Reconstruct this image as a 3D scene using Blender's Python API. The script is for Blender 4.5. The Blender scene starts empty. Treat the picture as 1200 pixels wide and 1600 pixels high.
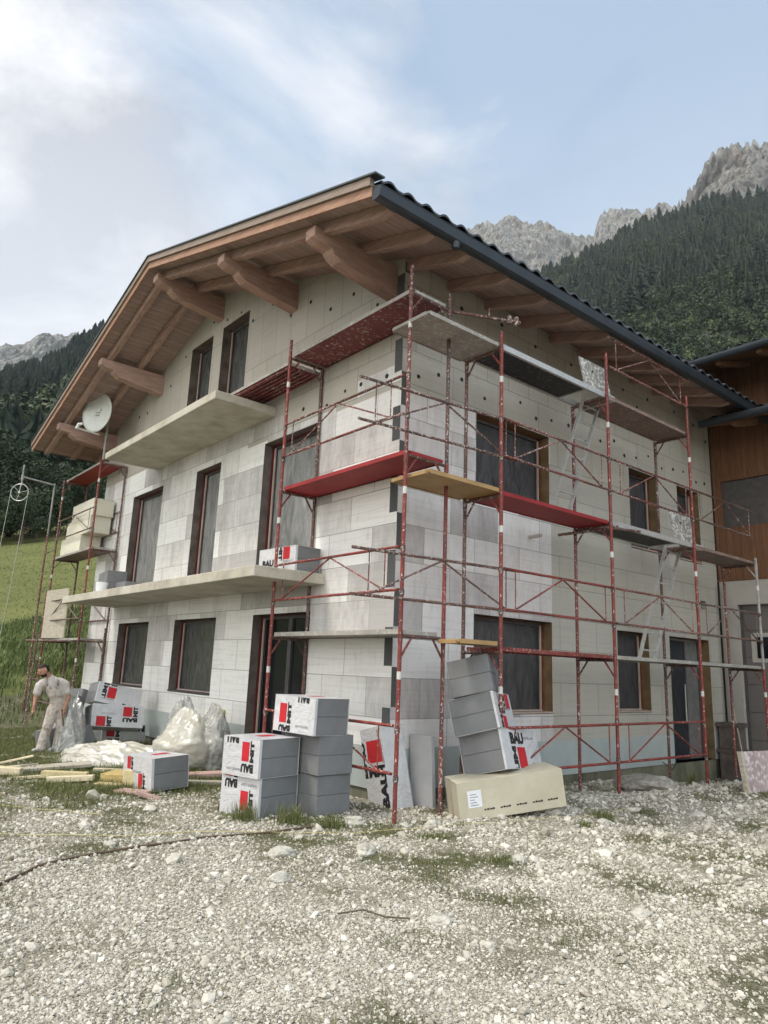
import bpy, bmesh, math, random
import numpy as np
from mathutils import Vector, Matrix, noise as mnoise
R = math.radians
rnd = random.Random(7)
rng = np.random.default_rng(11)
sc = bpy.context.scene
col = sc.collection

# ------------------------------------------------------------------ camera
CAM = (6.967, -6.020, 1.6)
YAW, PITCH, ROLL, FPX = 50.246, 12.432, 2.208, 1115.93
def cam_axes():
    a, b, c = R(YAW), R(PITCH), R(ROLL)
    f = Vector((-math.sin(a)*math.cos(b), math.cos(a)*math.cos(b), math.sin(b)))
    r = Vector((math.cos(a), math.sin(a), 0)); u = r.cross(f)
    return r*math.cos(c)+u*math.sin(c), -r*math.sin(c)+u*math.cos(c), f
cr, cu, cf = cam_axes()
cd = bpy.data.cameras.new('camera'); cam = bpy.data.objects.new('camera', cd); col.objects.link(cam)
cam.matrix_world = Matrix(((cr.x, cu.x, -cf.x, CAM[0]), (cr.y, cu.y, -cf.y, CAM[1]), (cr.z, cu.z, -cf.z, CAM[2]), (0, 0, 0, 1)))
cd.sensor_fit = 'VERTICAL'; cd.sensor_height = 32.0; cd.lens = FPX/1600*32.0
cd.clip_start = 0.1; cd.clip_end = 8000
sc.camera = cam

# ------------------------------------------------------------------ world and sun
SUN_AZ, SUN_EL = -152.0, 60.0        # compass angle from +Y, clockwise positive
w = bpy.data.worlds.new('World'); sc.world = w; w.use_nodes = True
nt = w.node_tree; nt.nodes.clear()
def N(t, kind, **k):
    n = t.nodes.new(kind)
    for a, v in k.items():
        if a in n.bl_rna.properties and a not in ('inputs',): setattr(n, a, v)
    return n
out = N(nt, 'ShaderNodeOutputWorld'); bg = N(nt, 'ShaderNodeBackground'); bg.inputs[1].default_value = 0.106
sky = N(nt, 'ShaderNodeTexSky'); sky.sky_type = 'NISHITA'; sky.sun_disc = False
sky.sun_elevation = R(SUN_EL); sky.sun_rotation = R(SUN_AZ); sky.air_density = 1.0; sky.dust_density = 2.0; sky.altitude = 1200
tc = N(nt, 'ShaderNodeTexCoord'); L = nt.links.new
mp = N(nt, 'ShaderNodeMapping'); mp.inputs['Scale'].default_value = (1.0, 1.0, 1.9); mp.inputs['Rotation'].default_value = (0, R(18), R(20))
L(tc.outputs['Generated'], mp.inputs[0])
n1 = N(nt, 'ShaderNodeTexNoise'); n1.inputs['Scale'].default_value = 1.9; n1.inputs['Detail'].default_value = 7; n1.inputs['Roughness'].default_value = .52; n1.inputs['Distortion'].default_value = .5
L(mp.outputs[0], n1.inputs['Vector'])
n2 = N(nt, 'ShaderNodeTexNoise'); n2.inputs['Scale'].default_value = 2.3; n2.inputs['Detail'].default_value = 8; n2.inputs['Roughness'].default_value = .58; n2.inputs['Distortion'].default_value = .35
L(mp.outputs[0], n2.inputs['Vector'])
# the cloud bank lies towards the left of the valley: bias along a direction
dp = N(nt, 'ShaderNodeVectorMath', operation='DOT_PRODUCT'); L(tc.outputs['Generated'], dp.inputs[0])
dp.inputs[1].default_value = (-math.sin(R(140)), math.cos(R(140)), 0.0)
def M_(op, a, b=None, c=None, t=nt):
    n = t.nodes.new('ShaderNodeMath'); n.operation = op
    for i, v in enumerate((a, b, c)):
        if v is None: continue
        if isinstance(v, (int, float)): n.inputs[i].default_value = v
        else: t.links.new(v, n.inputs[i])
    return n.outputs[0]
bias = M_('MULTIPLY', dp.outputs['Value'], 0.62)
cov = M_('ADD', M_('MULTIPLY', n1.outputs[0], 1.15), bias)
rp = N(nt, 'ShaderNodeValToRGB'); rp.color_ramp.elements[0].position = .54; rp.color_ramp.elements[1].position = .74
rp.color_ramp.elements[0].color = (.12, .12, .12, 1); rp.color_ramp.elements[1].color = (1, 1, 1, 1)
L(cov, rp.inputs[0])
cc = N(nt, 'ShaderNodeValToRGB'); cc.color_ramp.elements[0].position = .43; cc.color_ramp.elements[1].position = .58
cc.color_ramp.elements[0].color = (4.7, 4.9, 5.4, 1); cc.color_ramp.elements[1].color = (8.3, 8.3, 8.5, 1)
L(n2.outputs[0], cc.inputs[0])
skm = N(nt, 'ShaderNodeMix', data_type='RGBA'); skm.inputs['Factor'].default_value = .45
L(sky.outputs[0], skm.inputs[6]); skm.inputs[7].default_value = (4.8, 6.9, 9.1, 1)
mx = N(nt, 'ShaderNodeMix', data_type='RGBA'); L(rp.outputs[0], mx.inputs[0]); L(skm.outputs[2], mx.inputs[6]); L(cc.outputs[0], mx.inputs[7])
# warm unseen glow added to the sky behind the camera to brighten the scene
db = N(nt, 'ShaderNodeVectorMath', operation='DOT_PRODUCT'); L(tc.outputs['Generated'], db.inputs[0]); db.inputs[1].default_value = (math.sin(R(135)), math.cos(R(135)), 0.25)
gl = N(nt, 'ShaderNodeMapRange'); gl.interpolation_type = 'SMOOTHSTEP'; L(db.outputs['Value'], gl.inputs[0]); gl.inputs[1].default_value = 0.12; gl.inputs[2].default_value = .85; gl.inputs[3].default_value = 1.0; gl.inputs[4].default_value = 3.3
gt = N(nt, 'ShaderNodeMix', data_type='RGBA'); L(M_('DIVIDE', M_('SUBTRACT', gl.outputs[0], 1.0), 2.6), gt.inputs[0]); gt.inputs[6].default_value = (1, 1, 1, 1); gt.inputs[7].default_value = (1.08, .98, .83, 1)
tw = N(nt, 'ShaderNodeVectorMath', operation='MULTIPLY'); zz = N(nt, 'ShaderNodeSeparateXYZ'); L(tc.outputs['Generated'], zz.inputs[0])
hzf = N(nt, 'ShaderNodeMapRange'); hzf.interpolation_type = 'SMOOTHSTEP'; L(zz.outputs[2], hzf.inputs[0]); hzf.inputs[1].default_value = .35; hzf.inputs[2].default_value = .72; hzf.inputs[3].default_value = .55; hzf.inputs[4].default_value = 0
mh = N(nt, 'ShaderNodeMix', data_type='RGBA'); L(hzf.outputs[0], mh.inputs[0]); L(mx.outputs[2], mh.inputs[6]); mh.inputs[7].default_value = (7.0, 7.6, 8.3, 1)
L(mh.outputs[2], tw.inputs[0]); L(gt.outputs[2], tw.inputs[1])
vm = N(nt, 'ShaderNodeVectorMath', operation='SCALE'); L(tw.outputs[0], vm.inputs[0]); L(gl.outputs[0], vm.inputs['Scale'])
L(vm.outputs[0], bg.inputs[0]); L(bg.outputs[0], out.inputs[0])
sl = bpy.data.lights.new('sun', 'SUN'); sl.energy = 2.7; sl.angle = R(11); sl.color = (1, .93, .82)
so = bpy.data.objects.new('sun', sl); col.objects.link(so)
a = R(SUN_AZ); e = R(SUN_EL)
sdir = Vector((math.sin(a)*math.cos(e), math.cos(a)*math.cos(e), math.sin(e)))
so.rotation_euler = sdir.to_track_quat('Z', 'Y').to_euler(); so.location = (0, 0, 40)
sc.view_settings.view_transform = 'Standard'; sc.view_settings.look = 'None'; sc.view_settings.gamma = 1; sc.view_settings.exposure = 0.30
sc.cycles.max_bounces = 5; sc.cycles.diffuse_bounces = 3; sc.cycles.transparent_max_bounces = 8; sc.cycles.volume_bounces = 0

# ------------------------------------------------------------------ helpers
def tag(o, label=None, cat=None, group=None, kind=None):
    if label: o['label'] = label
    if cat: o['category'] = cat
    if group: o['group'] = group
    if kind: o['kind'] = kind
    return o
def empty(name, loc=(0, 0, 0), rot=(0, 0, 0)):
    o = bpy.data.objects.new(name, None); col.objects.link(o); o.location = loc; o.rotation_euler = rot; o.empty_display_size = .1
    return o
def thing(name, loc, label, cat, group=None, rot=(0, 0, 0)):
    return tag(empty(name, loc, rot), label, cat, group)
class MB:
    """collects shapes in world coordinates (or the parent's, if local) and links them as one mesh"""
    def __init__(s): s.v = []; s.f = []; s.m = []
    def add(s, vs, fs, mi=0):
        o = len(s.v); s.v += [tuple(p) for p in vs]; s.f += [tuple(i+o for i in f) for f in fs]; s.m += [mi]*len(fs); return s
    def quad(s, a, b, c, d, mi=0): return s.add([a, b, c, d], [(0, 1, 2, 3)], mi)
    def hexa(s, p, mi=0):   # 8 points: bottom 4 ccw, top 4 ccw
        return s.add(p, [(0, 3, 2, 1), (4, 5, 6, 7), (0, 1, 5, 4), (1, 2, 6, 5), (2, 3, 7, 6), (3, 0, 4, 7)], mi)
    def box(s, x0, x1, y0, y1, z0, z1, mi=0):
        return s.hexa([(x0, y0, z0), (x1, y0, z0), (x1, y1, z0), (x0, y1, z0), (x0, y0, z1), (x1, y0, z1), (x1, y1, z1), (x0, y1, z1)], mi)
    def obox(s, o, u, v, h, mi=0):
        o, u, v, h = map(Vector, (o, u, v, h))
        return s.hexa([o, o+u, o+u+v, o+v, o+h, o+u+h, o+u+v+h, o+v+h], mi)
    def tube(s, p0, p1, r, n=8, r1=None, caps=True, mi=0):
        p0, p1 = Vector(p0), Vector(p1); d = (p1-p0).normalized(); r1 = r if r1 is None else r1
        a = d.orthogonal().normalized(); b = d.cross(a)
        vs = []
        for P, rr in ((p0, r), (p1, r1)):
            for i in range(n):
                t = 2*math.pi*i/n; vs.append(P+a*rr*math.cos(t)+b*rr*math.sin(t))
        fs = [(i, (i+1) % n, n+(i+1) % n, n+i) for i in range(n)]
        if caps: fs += [tuple(range(n-1, -1, -1)), tuple(range(n, 2*n))]
        return s.add(vs, fs, mi)
    def path(s, pts, r, n=6, mi=0):
        pts = [Vector(p) for p in pts]; vs = []; fs = []
        for k, P in enumerate(pts):
            d = (pts[min(k+1, len(pts)-1)]-pts[max(k-1, 0)]).normalized()
            up = Vector((0, 0, 1)) if abs(d.z) < .95 else Vector((1, 0, 0))
            a = d.cross(up).normalized(); b = a.cross(d)
            for i in range(n):
                t = 2*math.pi*i/n; vs.append(P+a*r*math.cos(t)+b*r*math.sin(t))
        for k in range(len(pts)-1):
            for i in range(n): fs.append((k*n+i, k*n+(i+1) % n, (k+1)*n+(i+1) % n, (k+1)*n+i))
        fs += [tuple(range(n-1, -1, -1)), tuple((len(pts)-1)*n+i for i in range(n))]
        return s.add(vs, fs, mi)
    def prism(s, poly, d, mi=0):    # planar polygon of 3d points extruded by vector d
        n = len(poly); d = Vector(d); p = [Vector(q) for q in poly]
        return s.add(p+[q+d for q in p], [tuple(range(n-1, -1, -1)), tuple(range(n, 2*n))]+[(i, (i+1) % n, n+(i+1) % n, n+i) for i in range(n)], mi)
    def build(s, name, mat, parent=None, local=False, smooth=False, bevel=0):
        me = bpy.data.meshes.new(name)
        off = Vector((0, 0, 0))
        if parent is not None and not local:
            q = parent
            while q is not None: off += Vector(q.location); q = q.parent
        me.from_pydata([tuple(Vector(p)-off) for p in s.v], [], s.f)
        mats = mat if isinstance(mat, (list, tuple)) else [mat]
        for m in mats: me.materials.append(m)
        if len(mats) > 1: me.polygons.foreach_set('material_index', s.m)
        bm = bmesh.new(); bm.from_mesh(me); bmesh.ops.recalc_face_normals(bm, faces=bm.faces)
        if bevel: bmesh.ops.bevel(bm, geom=bm.edges[:], offset=bevel, segments=1, affect='EDGES', clamp_overlap=True)
        bm.to_mesh(me); bm.free()
        if smooth: me.polygons.foreach_set('use_smooth', [True]*len(me.polygons))
        o = bpy.data.objects.new(name, me); col.objects.link(o)
        if parent is not None: o.parent = parent
        return o
def np_mesh(name, V, F, mat, tint=None, parent=None, smooth=False, k=3):
    me = bpy.data.meshes.new(name); V = np.asarray(V, np.float32); F = np.asarray(F, np.int32)
    me.vertices.add(len(V)); me.vertices.foreach_set('co', V.ravel())
    me.loops.add(F.size); me.loops.foreach_set('vertex_index', F.ravel())
    me.polygons.add(len(F)); me.polygons.foreach_set('loop_start', np.arange(0, F.size, k, dtype=np.int32)); me.polygons.foreach_set('loop_total', np.full(len(F), k, np.int32))
    me.polygons.foreach_set('use_smooth', np.full(len(F), bool(smooth)))
    me.update(calc_edges=True)
    if tint is not None:
        at = me.attributes.new('tint', 'FLOAT', 'POINT'); at.data.foreach_set('value', np.asarray(tint, np.float32))
    me.materials.append(mat)
    o = bpy.data.objects.new(name, me); col.objects.link(o)
    if parent is not None: o.parent = parent
    return o
def copy_tree(o, parent=None):
    c = o.copy(); col.objects.link(c); c.parent = parent
    for ch in list(o.children): copy_tree(ch, c)
    return c

# ------------------------------------------------------------------ materials
class NT:
    """small wrapper to write node materials shortly"""
    def __init__(s, name, rough=.8, spec=.3, metal=0):
        s.m = bpy.data.materials.new(name); s.m.use_nodes = True; s.t = s.m.node_tree
        s.b = s.t.nodes['Principled BSDF']; s.b.inputs['Roughness'].default_value = rough
        s.b.inputs['Specular IOR Level'].default_value = spec; s.b.inputs['Metallic'].default_value = metal
        s.tc = s.t.nodes.new('ShaderNodeTexCoord').outputs['Object']
    def set(s, inp, v):
        if hasattr(v, 'links') or hasattr(v, 'is_linked'): s.t.links.new(v, s.b.inputs[inp])
        else: s.b.inputs[inp].default_value = v
    def map(s, scale=(1, 1, 1), rot=(0, 0, 0), loc=(0, 0, 0), vec=None):
        n = s.t.nodes.new('ShaderNodeMapping'); n.inputs['Scale'].default_value = scale; n.inputs['Rotation'].default_value = rot; n.inputs['Location'].default_value = loc
        s.t.links.new(vec or s.tc, n.inputs[0]); return n.outputs[0]
    def noise(s, scale=5, detail=4, rough=.55, vec=None, dist=0):
        n = s.t.nodes.new('ShaderNodeTexNoise'); n.inputs['Scale'].default_value = scale; n.inputs['Detail'].default_value = detail
        n.inputs['Roughness'].default_value = rough; n.inputs['Distortion'].default_value = dist
        s.t.links.new(vec or s.tc, n.inputs['Vector']); return n.outputs[0]
    def voro(s, scale=5, vec=None, feature='F1', outp=0, rnds=1):
        n = s.t.nodes.new('ShaderNodeTexVoronoi'); n.feature = feature; n.inputs['Scale'].default_value = scale; n.inputs['Randomness'].default_value = rnds
        s.t.links.new(vec or s.tc, n.inputs['Vector']); return n.outputs[outp]
    def ramp(s, f, *stops):
        n = s.t.nodes.new('ShaderNodeValToRGB'); cr_ = n.color_ramp
        while len(cr_.elements) < len(stops): cr_.elements.new(.5)
        for el, (p, c) in zip(cr_.elements, stops):
            el.position = p; el.color = (c, c, c, 1) if isinstance(c, (int, float)) else (*c, 1)
        s.t.links.new(f, n.inputs[0]); return n.outputs[0]
    def mix(s, f, a, b, mode='MIX'):
        n = s.t.nodes.new('ShaderNodeMix'); n.data_type = 'RGBA'; n.blend_type = mode
        for i, v in ((0, f), (6, a), (7, b)):
            if isinstance(v, (int, float)): n.inputs[i].default_value = v if i == 0 else (v, v, v, 1)
            elif isinstance(v, tuple): n.inputs[i].default_value = (*v, 1) if len(v) == 3 else v
            else: s.t.links.new(v, n.inputs[i])
        return n.outputs[2]
    def math(s, op, a, b=None, c=None): return M_(op, a, b, c, s.t)
    def xyz(s, vec=None):
        n = s.t.nodes.new('ShaderNodeSeparateXYZ'); s.t.links.new(vec or s.tc, n.inputs[0]); return n.outputs
    def comb(s, x=0, y=0, z=0):
        n = s.t.nodes.new('ShaderNodeCombineXYZ')
        for i, v in enumerate((x, y, z)):
            if isinstance(v, (int, float)): n.inputs[i].default_value = v
            else: s.t.links.new(v, n.inputs[i])
        return n.outputs[0]
    def attr(s, name):
        n = s.t.nodes.new('ShaderNodeAttribute'); n.attribute_name = name; return n.outputs['Fac']
    def bump(s, h, strength=.3, dist=.02):
        n = s.t.nodes.new('ShaderNodeBump'); n.inputs['Strength'].default_value = strength; n.inputs['Distance'].default_value = dist
        s.t.links.new(h, n.inputs['Height']); s.t.links.new(n.outputs[0], s.b.inputs['Normal'])
    def brick(s, vec, w_, h_, mortar=.006, c1=(0, 0, 0), c2=(1, 1, 1), cm=(0, 0, 0), off=.5):
        n = s.t.nodes.new('ShaderNodeTexBrick'); s.t.links.new(vec, n.inputs['Vector']); n.offset = off
        n.inputs['Color1'].default_value = (*c1, 1); n.inputs['Color2'].default_value = (*c2, 1); n.inputs['Mortar'].default_value = (*cm, 1)
        n.inputs['Scale'].default_value = 1; n.inputs['Mortar Size'].default_value = mortar; n.inputs['Brick Width'].default_value = w_; n.inputs['Row Height'].default_value = h_
        n.inputs['Mortar Smooth'].default_value = .3
        return n.outputs[0], n.outputs[1]
def simple(name, c, rough=.8, var=.15, scale=8, spec=.3, metal=0, bump=0):
    m = NT(name, rough, spec, metal); n = m.noise(scale, 5)
    d = tuple(x*(1-var) for x in c); l = tuple(min(1, x*(1+var)) for x in c)
    m.set('Base Color', m.ramp(n, (.35, d), (.65, l)))
    if bump: m.bump(m.noise(scale*6, 3), bump, .01)
    return m.m

def eps_mat(name, axis):
    """insulation boards: axis 0 for the gable (x,z), 1 for the side wall (y,z)"""
    m = NT(name, .62, .35); m.tc = m.t.nodes.new('ShaderNodeNewGeometry').outputs['Position']; X = m.xyz(); h = X[axis]; z = X[2]
    v = m.comb(h, z, 0)
    bc, bf = m.brick(v, 1.0, .5, .0055); bcv, bfv = m.brick(v, .5, 1.0, .0055)
    up = m.math('GREATER_THAN', z, 5.95); bf = m.math('ADD', m.math('MULTIPLY', bf, m.math('SUBTRACT', 1, up)), m.math('MULTIPLY', bfv, up)); bc = m.math('ADD', m.math('MULTIPLY', bc, m.math('SUBTRACT', 1, up)), m.math('MULTIPLY', bcv, up))
    bc2, _ = m.brick(m.comb(m.math('ADD', h, .31), z, 0), .62, .5, .0)
    smear = m.noise(1.6, 8, .68, m.map((1.6, 1.6, .5)), .35)
    fine = m.noise(14, 5, .65, m.map((1, 1, .3)))
    # silver board: pale to grey, varied per board and by noise
    t = m.math('ADD', m.math('ADD', bc, m.math('MULTIPLY', m.math('SUBTRACT', bc2, .5), .25)), m.math('ADD', m.math('MULTIPLY', m.math('SUBTRACT', smear, .5), .85), m.math('MULTIPLY', m.math('SUBTRACT', fine, .5), .45)))
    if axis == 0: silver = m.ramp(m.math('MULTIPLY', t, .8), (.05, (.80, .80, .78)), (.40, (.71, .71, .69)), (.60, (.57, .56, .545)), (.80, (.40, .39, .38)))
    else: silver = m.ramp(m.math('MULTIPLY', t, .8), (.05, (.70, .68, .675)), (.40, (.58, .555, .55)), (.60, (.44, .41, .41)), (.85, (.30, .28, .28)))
    cream = m.mix(.75, (.44, .42, .37), m.ramp(m.math('ADD', m.math('MULTIPLY', bc, .35), m.math('MULTIPLY', smear, .6)), (.2, (.48, .46, .405)), (.75, (.375, .355, .31))))
    if axis == 0:
        # cream boards: the attic and the upper part near the corner
        k1 = m.math('GREATER_THAN', z, 5.95)
        k2 = m.math('MULTIPLY', m.math('GREATER_THAN', z, m.math('ADD', 5.42, m.math('MULTIPLY', m.math('GREATER_THAN', bc, .55), .35))), m.math('GREATER_THAN', h, -4.2))
        k = m.math('MAXIMUM', k1, k2)
    else:
        k1 = m.math('GREATER_THAN', z, 5.42)
        k2 = m.math('GREATER_THAN', h, 3.30)
        k = m.math('MAXIMUM', k1, k2)
    c = m.mix(k, silver, cream)
    c = m.mix(m.ramp(fine, (.56, 0.), (.75, .3)), c, (.27, .26, .24))
    lines = m.ramp(m.noise(3, 2, vec=m.map((.3, .3, 9))), (.5, 0.), (.62, .12))
    c = m.mix(lines, c, (.2, .2, .19))
    c = m.mix(m.math('MULTIPLY', bf, .75), c, (.12, .115, .10))
    m.set('Base Color', c)
    hgt = m.math('SUBTRACT', m.math('ADD', m.math('MULTIPLY', bc, .3), m.math('MULTIPLY', fine, .12)), bf)
    m.bump(hgt, .35, .012)
    return m.m
M = {}
M['eps_g'] = eps_mat('eps_gable', 0); M['eps_s'] = eps_mat('eps_side', 1)
M['eps_cut'] = simple('grey_eps_edge', (.085, .088, .09), .9, .12, 60, bump=.2)
M['xps_band'] = simple('pale_xps', (.39, .43, .425), .6, .08, 2.2)
M['dark_hole'] = simple('hole', (.03, .03, .028), .9)
m = NT('concrete_base', .9); t = m.noise(2.5, 8, .65, m.map((1, 1, .5)))
m.set('Base Color', m.ramp(t, (.3, (.07, .075, .05)), (.5, (.16, .155, .11)), (.7, (.24, .23, .17)))); m.bump(m.noise(30, 4), .3, .01); M['concrete_base'] = m.m
m = NT('concrete_slab', .85); t = m.noise(1.7, 8, .62); t2 = m.noise(25, 3)
m.set('Base Color', m.mix(m.ramp(t2, (.55, 0.), (.7, .25)), m.ramp(t, (.3, (.30, .28, .23)), (.5, (.44, .41, .34)), (.66, (.52, .50, .44)), (.75, (.50, .40, .24))), (.25, .23, .2)))
m.bump(t2, .2, .006); M['slab'] = m.m
def wood(name, c, dark=.6, ax=(1, 12, 12), plank=None, plank_axis=0, rough=.75, grain=1):
    m = NT(name, rough, .25)
    g = m.noise(2.2, 6, .6, m.map(ax), 1.2); knots = m.voro(1.6, m.map(tuple(max(.6, a*.35) for a in ax)))
    col_ = m.ramp(g, (.3, tuple(x*dark for x in c)), (.55, c), (.75, tuple(min(1, x*1.25) for x in c)))
    col_ = m.mix(m.ramp(knots, (.03, .7), (.07, 0.)), col_, tuple(x*.35 for x in c))
    if plank:
        X = m.xyz(); fr = m.math('FRACT', m.math('DIVIDE', X[plank_axis], plank))
        gap = m.math('LESS_THAN', fr, .05)
        idn = m.math('FRACT', m.math('MULTIPLY', m.math('FLOOR', m.math('DIVIDE', X[plank_axis], plank)), .618))
        col_ = m.mix(m.math('MULTIPLY', idn, .38), col_, tuple(x*.55 for x in c))
        col_ = m.mix(m.math('MULTIPLY', gap, .75), col_, (.03, .02, .015))
        m.bump(m.math('SUBTRACT', g, gap), .25, .01)
    else: m.bump(g, .15, .004)
    m.set('Base Color', col_); return m.m
M['soffit'] = wood('soffit_boards', (.41, .30, .265), .68, (12, 1, 12), .135, 0)
M['beam_y'] = wood('beam_y', (.41, .275, .225), .7, (9, 1, 9))
M['beam_x'] = wood('beam_x', (.39, .265, .22), .68, (1, 9, 9))
M['verge'] = wood('verge_board', (.36, .215, .15), .6, (1, 12, 12))
M['verge_grey'] = wood('verge_grey', (.27, .215, .18), .75, (1, 12, 12))
M['clad'] = wood('cladding', (.165, .082, .045), .62, (12, 12, 1), .145, 0)
M['offcut'] = wood('offcut', (.50, .42, .24), .8, (6, 6, 6))
M['osb'] = wood('offcut_yellow', (.48, .36, .15), .8, (7, 7, 7))
M['pale_wood'] = wood('pale_wood', (.60, .52, .36), .85, (3, 9, 9))
M['grey_plank'] = wood('grey_plank', (.42, .38, .31), .75, (2, 12, 12))
M['pink_plank'] = wood('pink_plank', (.46, .31, .27), .75, (2, 12, 12))
M['gutter'] = simple('anthracite_sheet', (.030, .038, .047), .38, .15, 3, .5, .3)
M['tile'] = simple('roof_tile', (.035, .038, .042), .45, .25, 9, .5)
M['edge_metal'] = simple('edge_metal', (.07, .09, .085), .35, .1, 3, .5, .5)
M['frame_dark'] = simple('frame_dark', (.075, .07, .07), .5)
M['frame_red'] = simple('reveal_red', (.12, .024, .024), .6, .25, 5)
M['reveal_dark'] = simple('reveal_dark', (.115, .095, .085), .8, .3, 4)
M['reveal_brown'] = simple('reveal_brown', (.19, .075, .035), .75, .35, 4)
M['reveal_side'] = simple('reveal_ochre', (.17, .115, .06), .75, .25, 4)
M['trim_light'] = simple('trim_light', (.42, .33, .29), .5, .1)
def film(name, c, c2, rough=.22):
    m = NT(name, rough, .5); t = m.noise(1.6, 6, .6, m.map((3, 3, 1)), 1.5)
    m.set('Base Color', m.ramp(t, (.35, c), (.65, c2))); wv = m.noise(3.5, 3, .6, m.map((2, 2, 1), (0, .6, .6)), 2.5)
    m.bump(wv, .3, .05); return m.m
M['film'] = film('window_film', (.045, .050, .048), (.10, .105, .10))
M['film_silver'] = film('window_film_silver', (.15, .155, .15), (.30, .30, .295), .3)
M['film_dark'] = film('window_film_dark', (.035, .035, .038), (.075, .075, .08), .35)
M['glass_dark'] = simple('dark_glass', (.01, .012, .016), .12, .3, 1, .25)
def tubes(name, base, dark, speck):
    m = NT(name, .5, .4); n1_ = m.noise(3.2, 5, .6); n2_ = m.noise(38, 4, .6); n3_ = m.noise(.8, 2)
    c = m.ramp(n1_, (.38, dark), (.58, base))
    c = m.mix(m.ramp(m.math('ADD', n2_, m.math('MULTIPLY', n3_, .22)), (.66-speck, 0.), (.72-speck, 1.)), c, (.50, .45, .41))
    m.set('Base Color', c); m.bump(n2_, .25, .003); return m.m
M['red_tube'] = tubes('red_tube', (.215, .036, .028), (.115, .028, .024), -.045)
M['red_tube2'] = tubes('red_tube_worn', (.18, .045, .036), (.085, .036, .03), -.005)
M['rust_tube'] = tubes('rust_tube', (.125, .058, .046), (.065, .042, .036), -.015)
M['grey_tube'] = tubes('grey_tube', (.33, .33, .32), (.2, .2, .19), -.04)
M['white_band'] = simple('white_band', (.55, .54, .51), .5, .05)
def deck(name, c, sp, splat=(.42, .38, .34)):
    m = NT(name, .6, .3); n1_ = m.noise(2.2, 5, .6); n2_ = m.noise(17, 5, .65)
    m.set('Base Color', m.mix(m.ramp(n2_, (.60-sp, 0.), (.68-sp, .8)), m.ramp(n1_, (.35, tuple(x*.72 for x in c)), (.65, c)), splat)); m.bump(n2_, .15, .004); return m.m
M['deck_red'] = deck('deck_red', (.30, .030, .032), -.02, (.36, .10, .09)); M['deck_dark'] = deck('deck_darkred', (.19, .055, .055), .04)
M['deck_yellow'] = deck('deck_yellow', (.42, .27, .12), -.05); M['deck_grey'] = deck('deck_grey', (.34, .32, .29), .05, (.5, .48, .45)); M['deck_brown'] = deck('deck_brown', (.24, .165, .14), .02)
M['deck_black'] = deck('deck_black', (.035, .037, .04), .03, (.14, .14, .14))
M['alu'] = simple('aluminium', (.46, .46, .45), .4, .1, 20, .5, .35)
M['plaster_board'] = deck('speckled_board', (.30, .285, .26), .10, (.72, .70, .66))
m = NT('pack_film', .28, .5); t = m.noise(6, 5, .6, None, 1.5)
m.set('Base Color', m.ramp(t, (.3, (.47, .47, .49)), (.7, (.58, .58, .59)))); cz_ = m.math('ABSOLUTE', m.math('SUBTRACT', m.noise(5, 3, .5, m.map((1, 1, 1.6)), 2.5), .5)); m.bump(m.math('ADD', t, m.math('MULTIPLY', cz_, -1.5)), .5, .02); M['pack_white'] = m.m
m = NT('pack_eps', .85); t = m.noise(220, 2); X = m.xyz(); t2 = m.noise(3, 4)
m.set('Base Color', m.mix(m.ramp(t, (.4, 0.), (.7, .5)), m.ramp(t2, (.3, (.13, .133, .138)), (.7, (.185, .188, .193))), (.23, .235, .24))); M['pack_grey'] = m.m
m = NT('pack_cream', .7); t = m.noise(7, 5); t2 = m.noise(1.6, 5)
m.set('Base Color', m.mix(m.ramp(t, (.5, 0.), (.72, .35)), m.ramp(t2, (.35, (.44, .40, .30)), (.65, (.54, .50, .39))), (.36, .33, .22))); M['pack_cream'] = m.m
M['pack_cream2'] = simple('pack_cream_light', (.60, .58, .48), .7, .06, 2)
M['ink'] = simple('ink', (.018, .018, .02), .5, .1); M['ink_red'] = simple('ink_red', (.46, .022, .03), .45, .1); M['ink_grey'] = simple('ink_grey', (.2, .2, .21), .6)
M['paper'] = simple('paper', (.72, .73, .76), .7, .04)
m = NT('plastic_sheet', .25, .5); t = m.noise(3.2, 6, .6, None, 1.6)
m.set('Base Color', m.ramp(t, (.3, (.46, .43, .35)), (.55, (.56, .54, .47)), (.75, (.68, .67, .63)))); m.set('Alpha', .93)
cz_ = m.math('ABSOLUTE', m.math('SUBTRACT', m.noise(3.2, 3, .5, m.map((1, 1, .6)), 3.0), .5)); m.bump(m.math('ADD', m.math('MULTIPLY', cz_, -2.0), m.math('MULTIPLY', m.noise(14, 3, .5, None, 2), .25)), .12, .04); m.set('Transmission Weight', .2); M['sheet'] = m.m
m = NT('clear_sheet', .2, .6); t = m.noise(4, 6, .6, None, 2); m.set('Base Color', m.ramp(t, (.3, (.42, .42, .39)), (.7, (.66, .66, .63))))
m.set('Alpha', m.ramp(t, (.35, .5), (.6, .85))); cz_ = m.math('ABSOLUTE', m.math('SUBTRACT', m.noise(3.5, 3, .5, m.map((1, 1, .4)), 3.5), .5)); m.bump(m.math('MULTIPLY', cz_, -2.0), .22, .04); m.set('Transmission Weight', .35); M['clear'] = m.m
M['tarp'] = simple('blue_tarp', (.035, .085, .12), .5, .3, 4)
M['yellow'] = simple('yellow_cord', (.50, .44, .19), .6); M['cable'] = simple('brown_hose', (.10, .065, .045), .6, .3, 10); M['black_rubber'] = simple('rubber', (.015, .015, .015), .5)
M['dish'] = simple('dish_paint', (.60, .63, .60), .4, .04); M['white_paint'] = simple('white_render', (.38, .36, .33), .8, .08, 2)
M['garage'] = simple('garage_panel', (.135, .125, .12), .5, .08, 2)
m = NT('rope', .7); m.set('Base Color', (.38, .38, .33, 1)); M['rope'] = m.m
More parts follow.
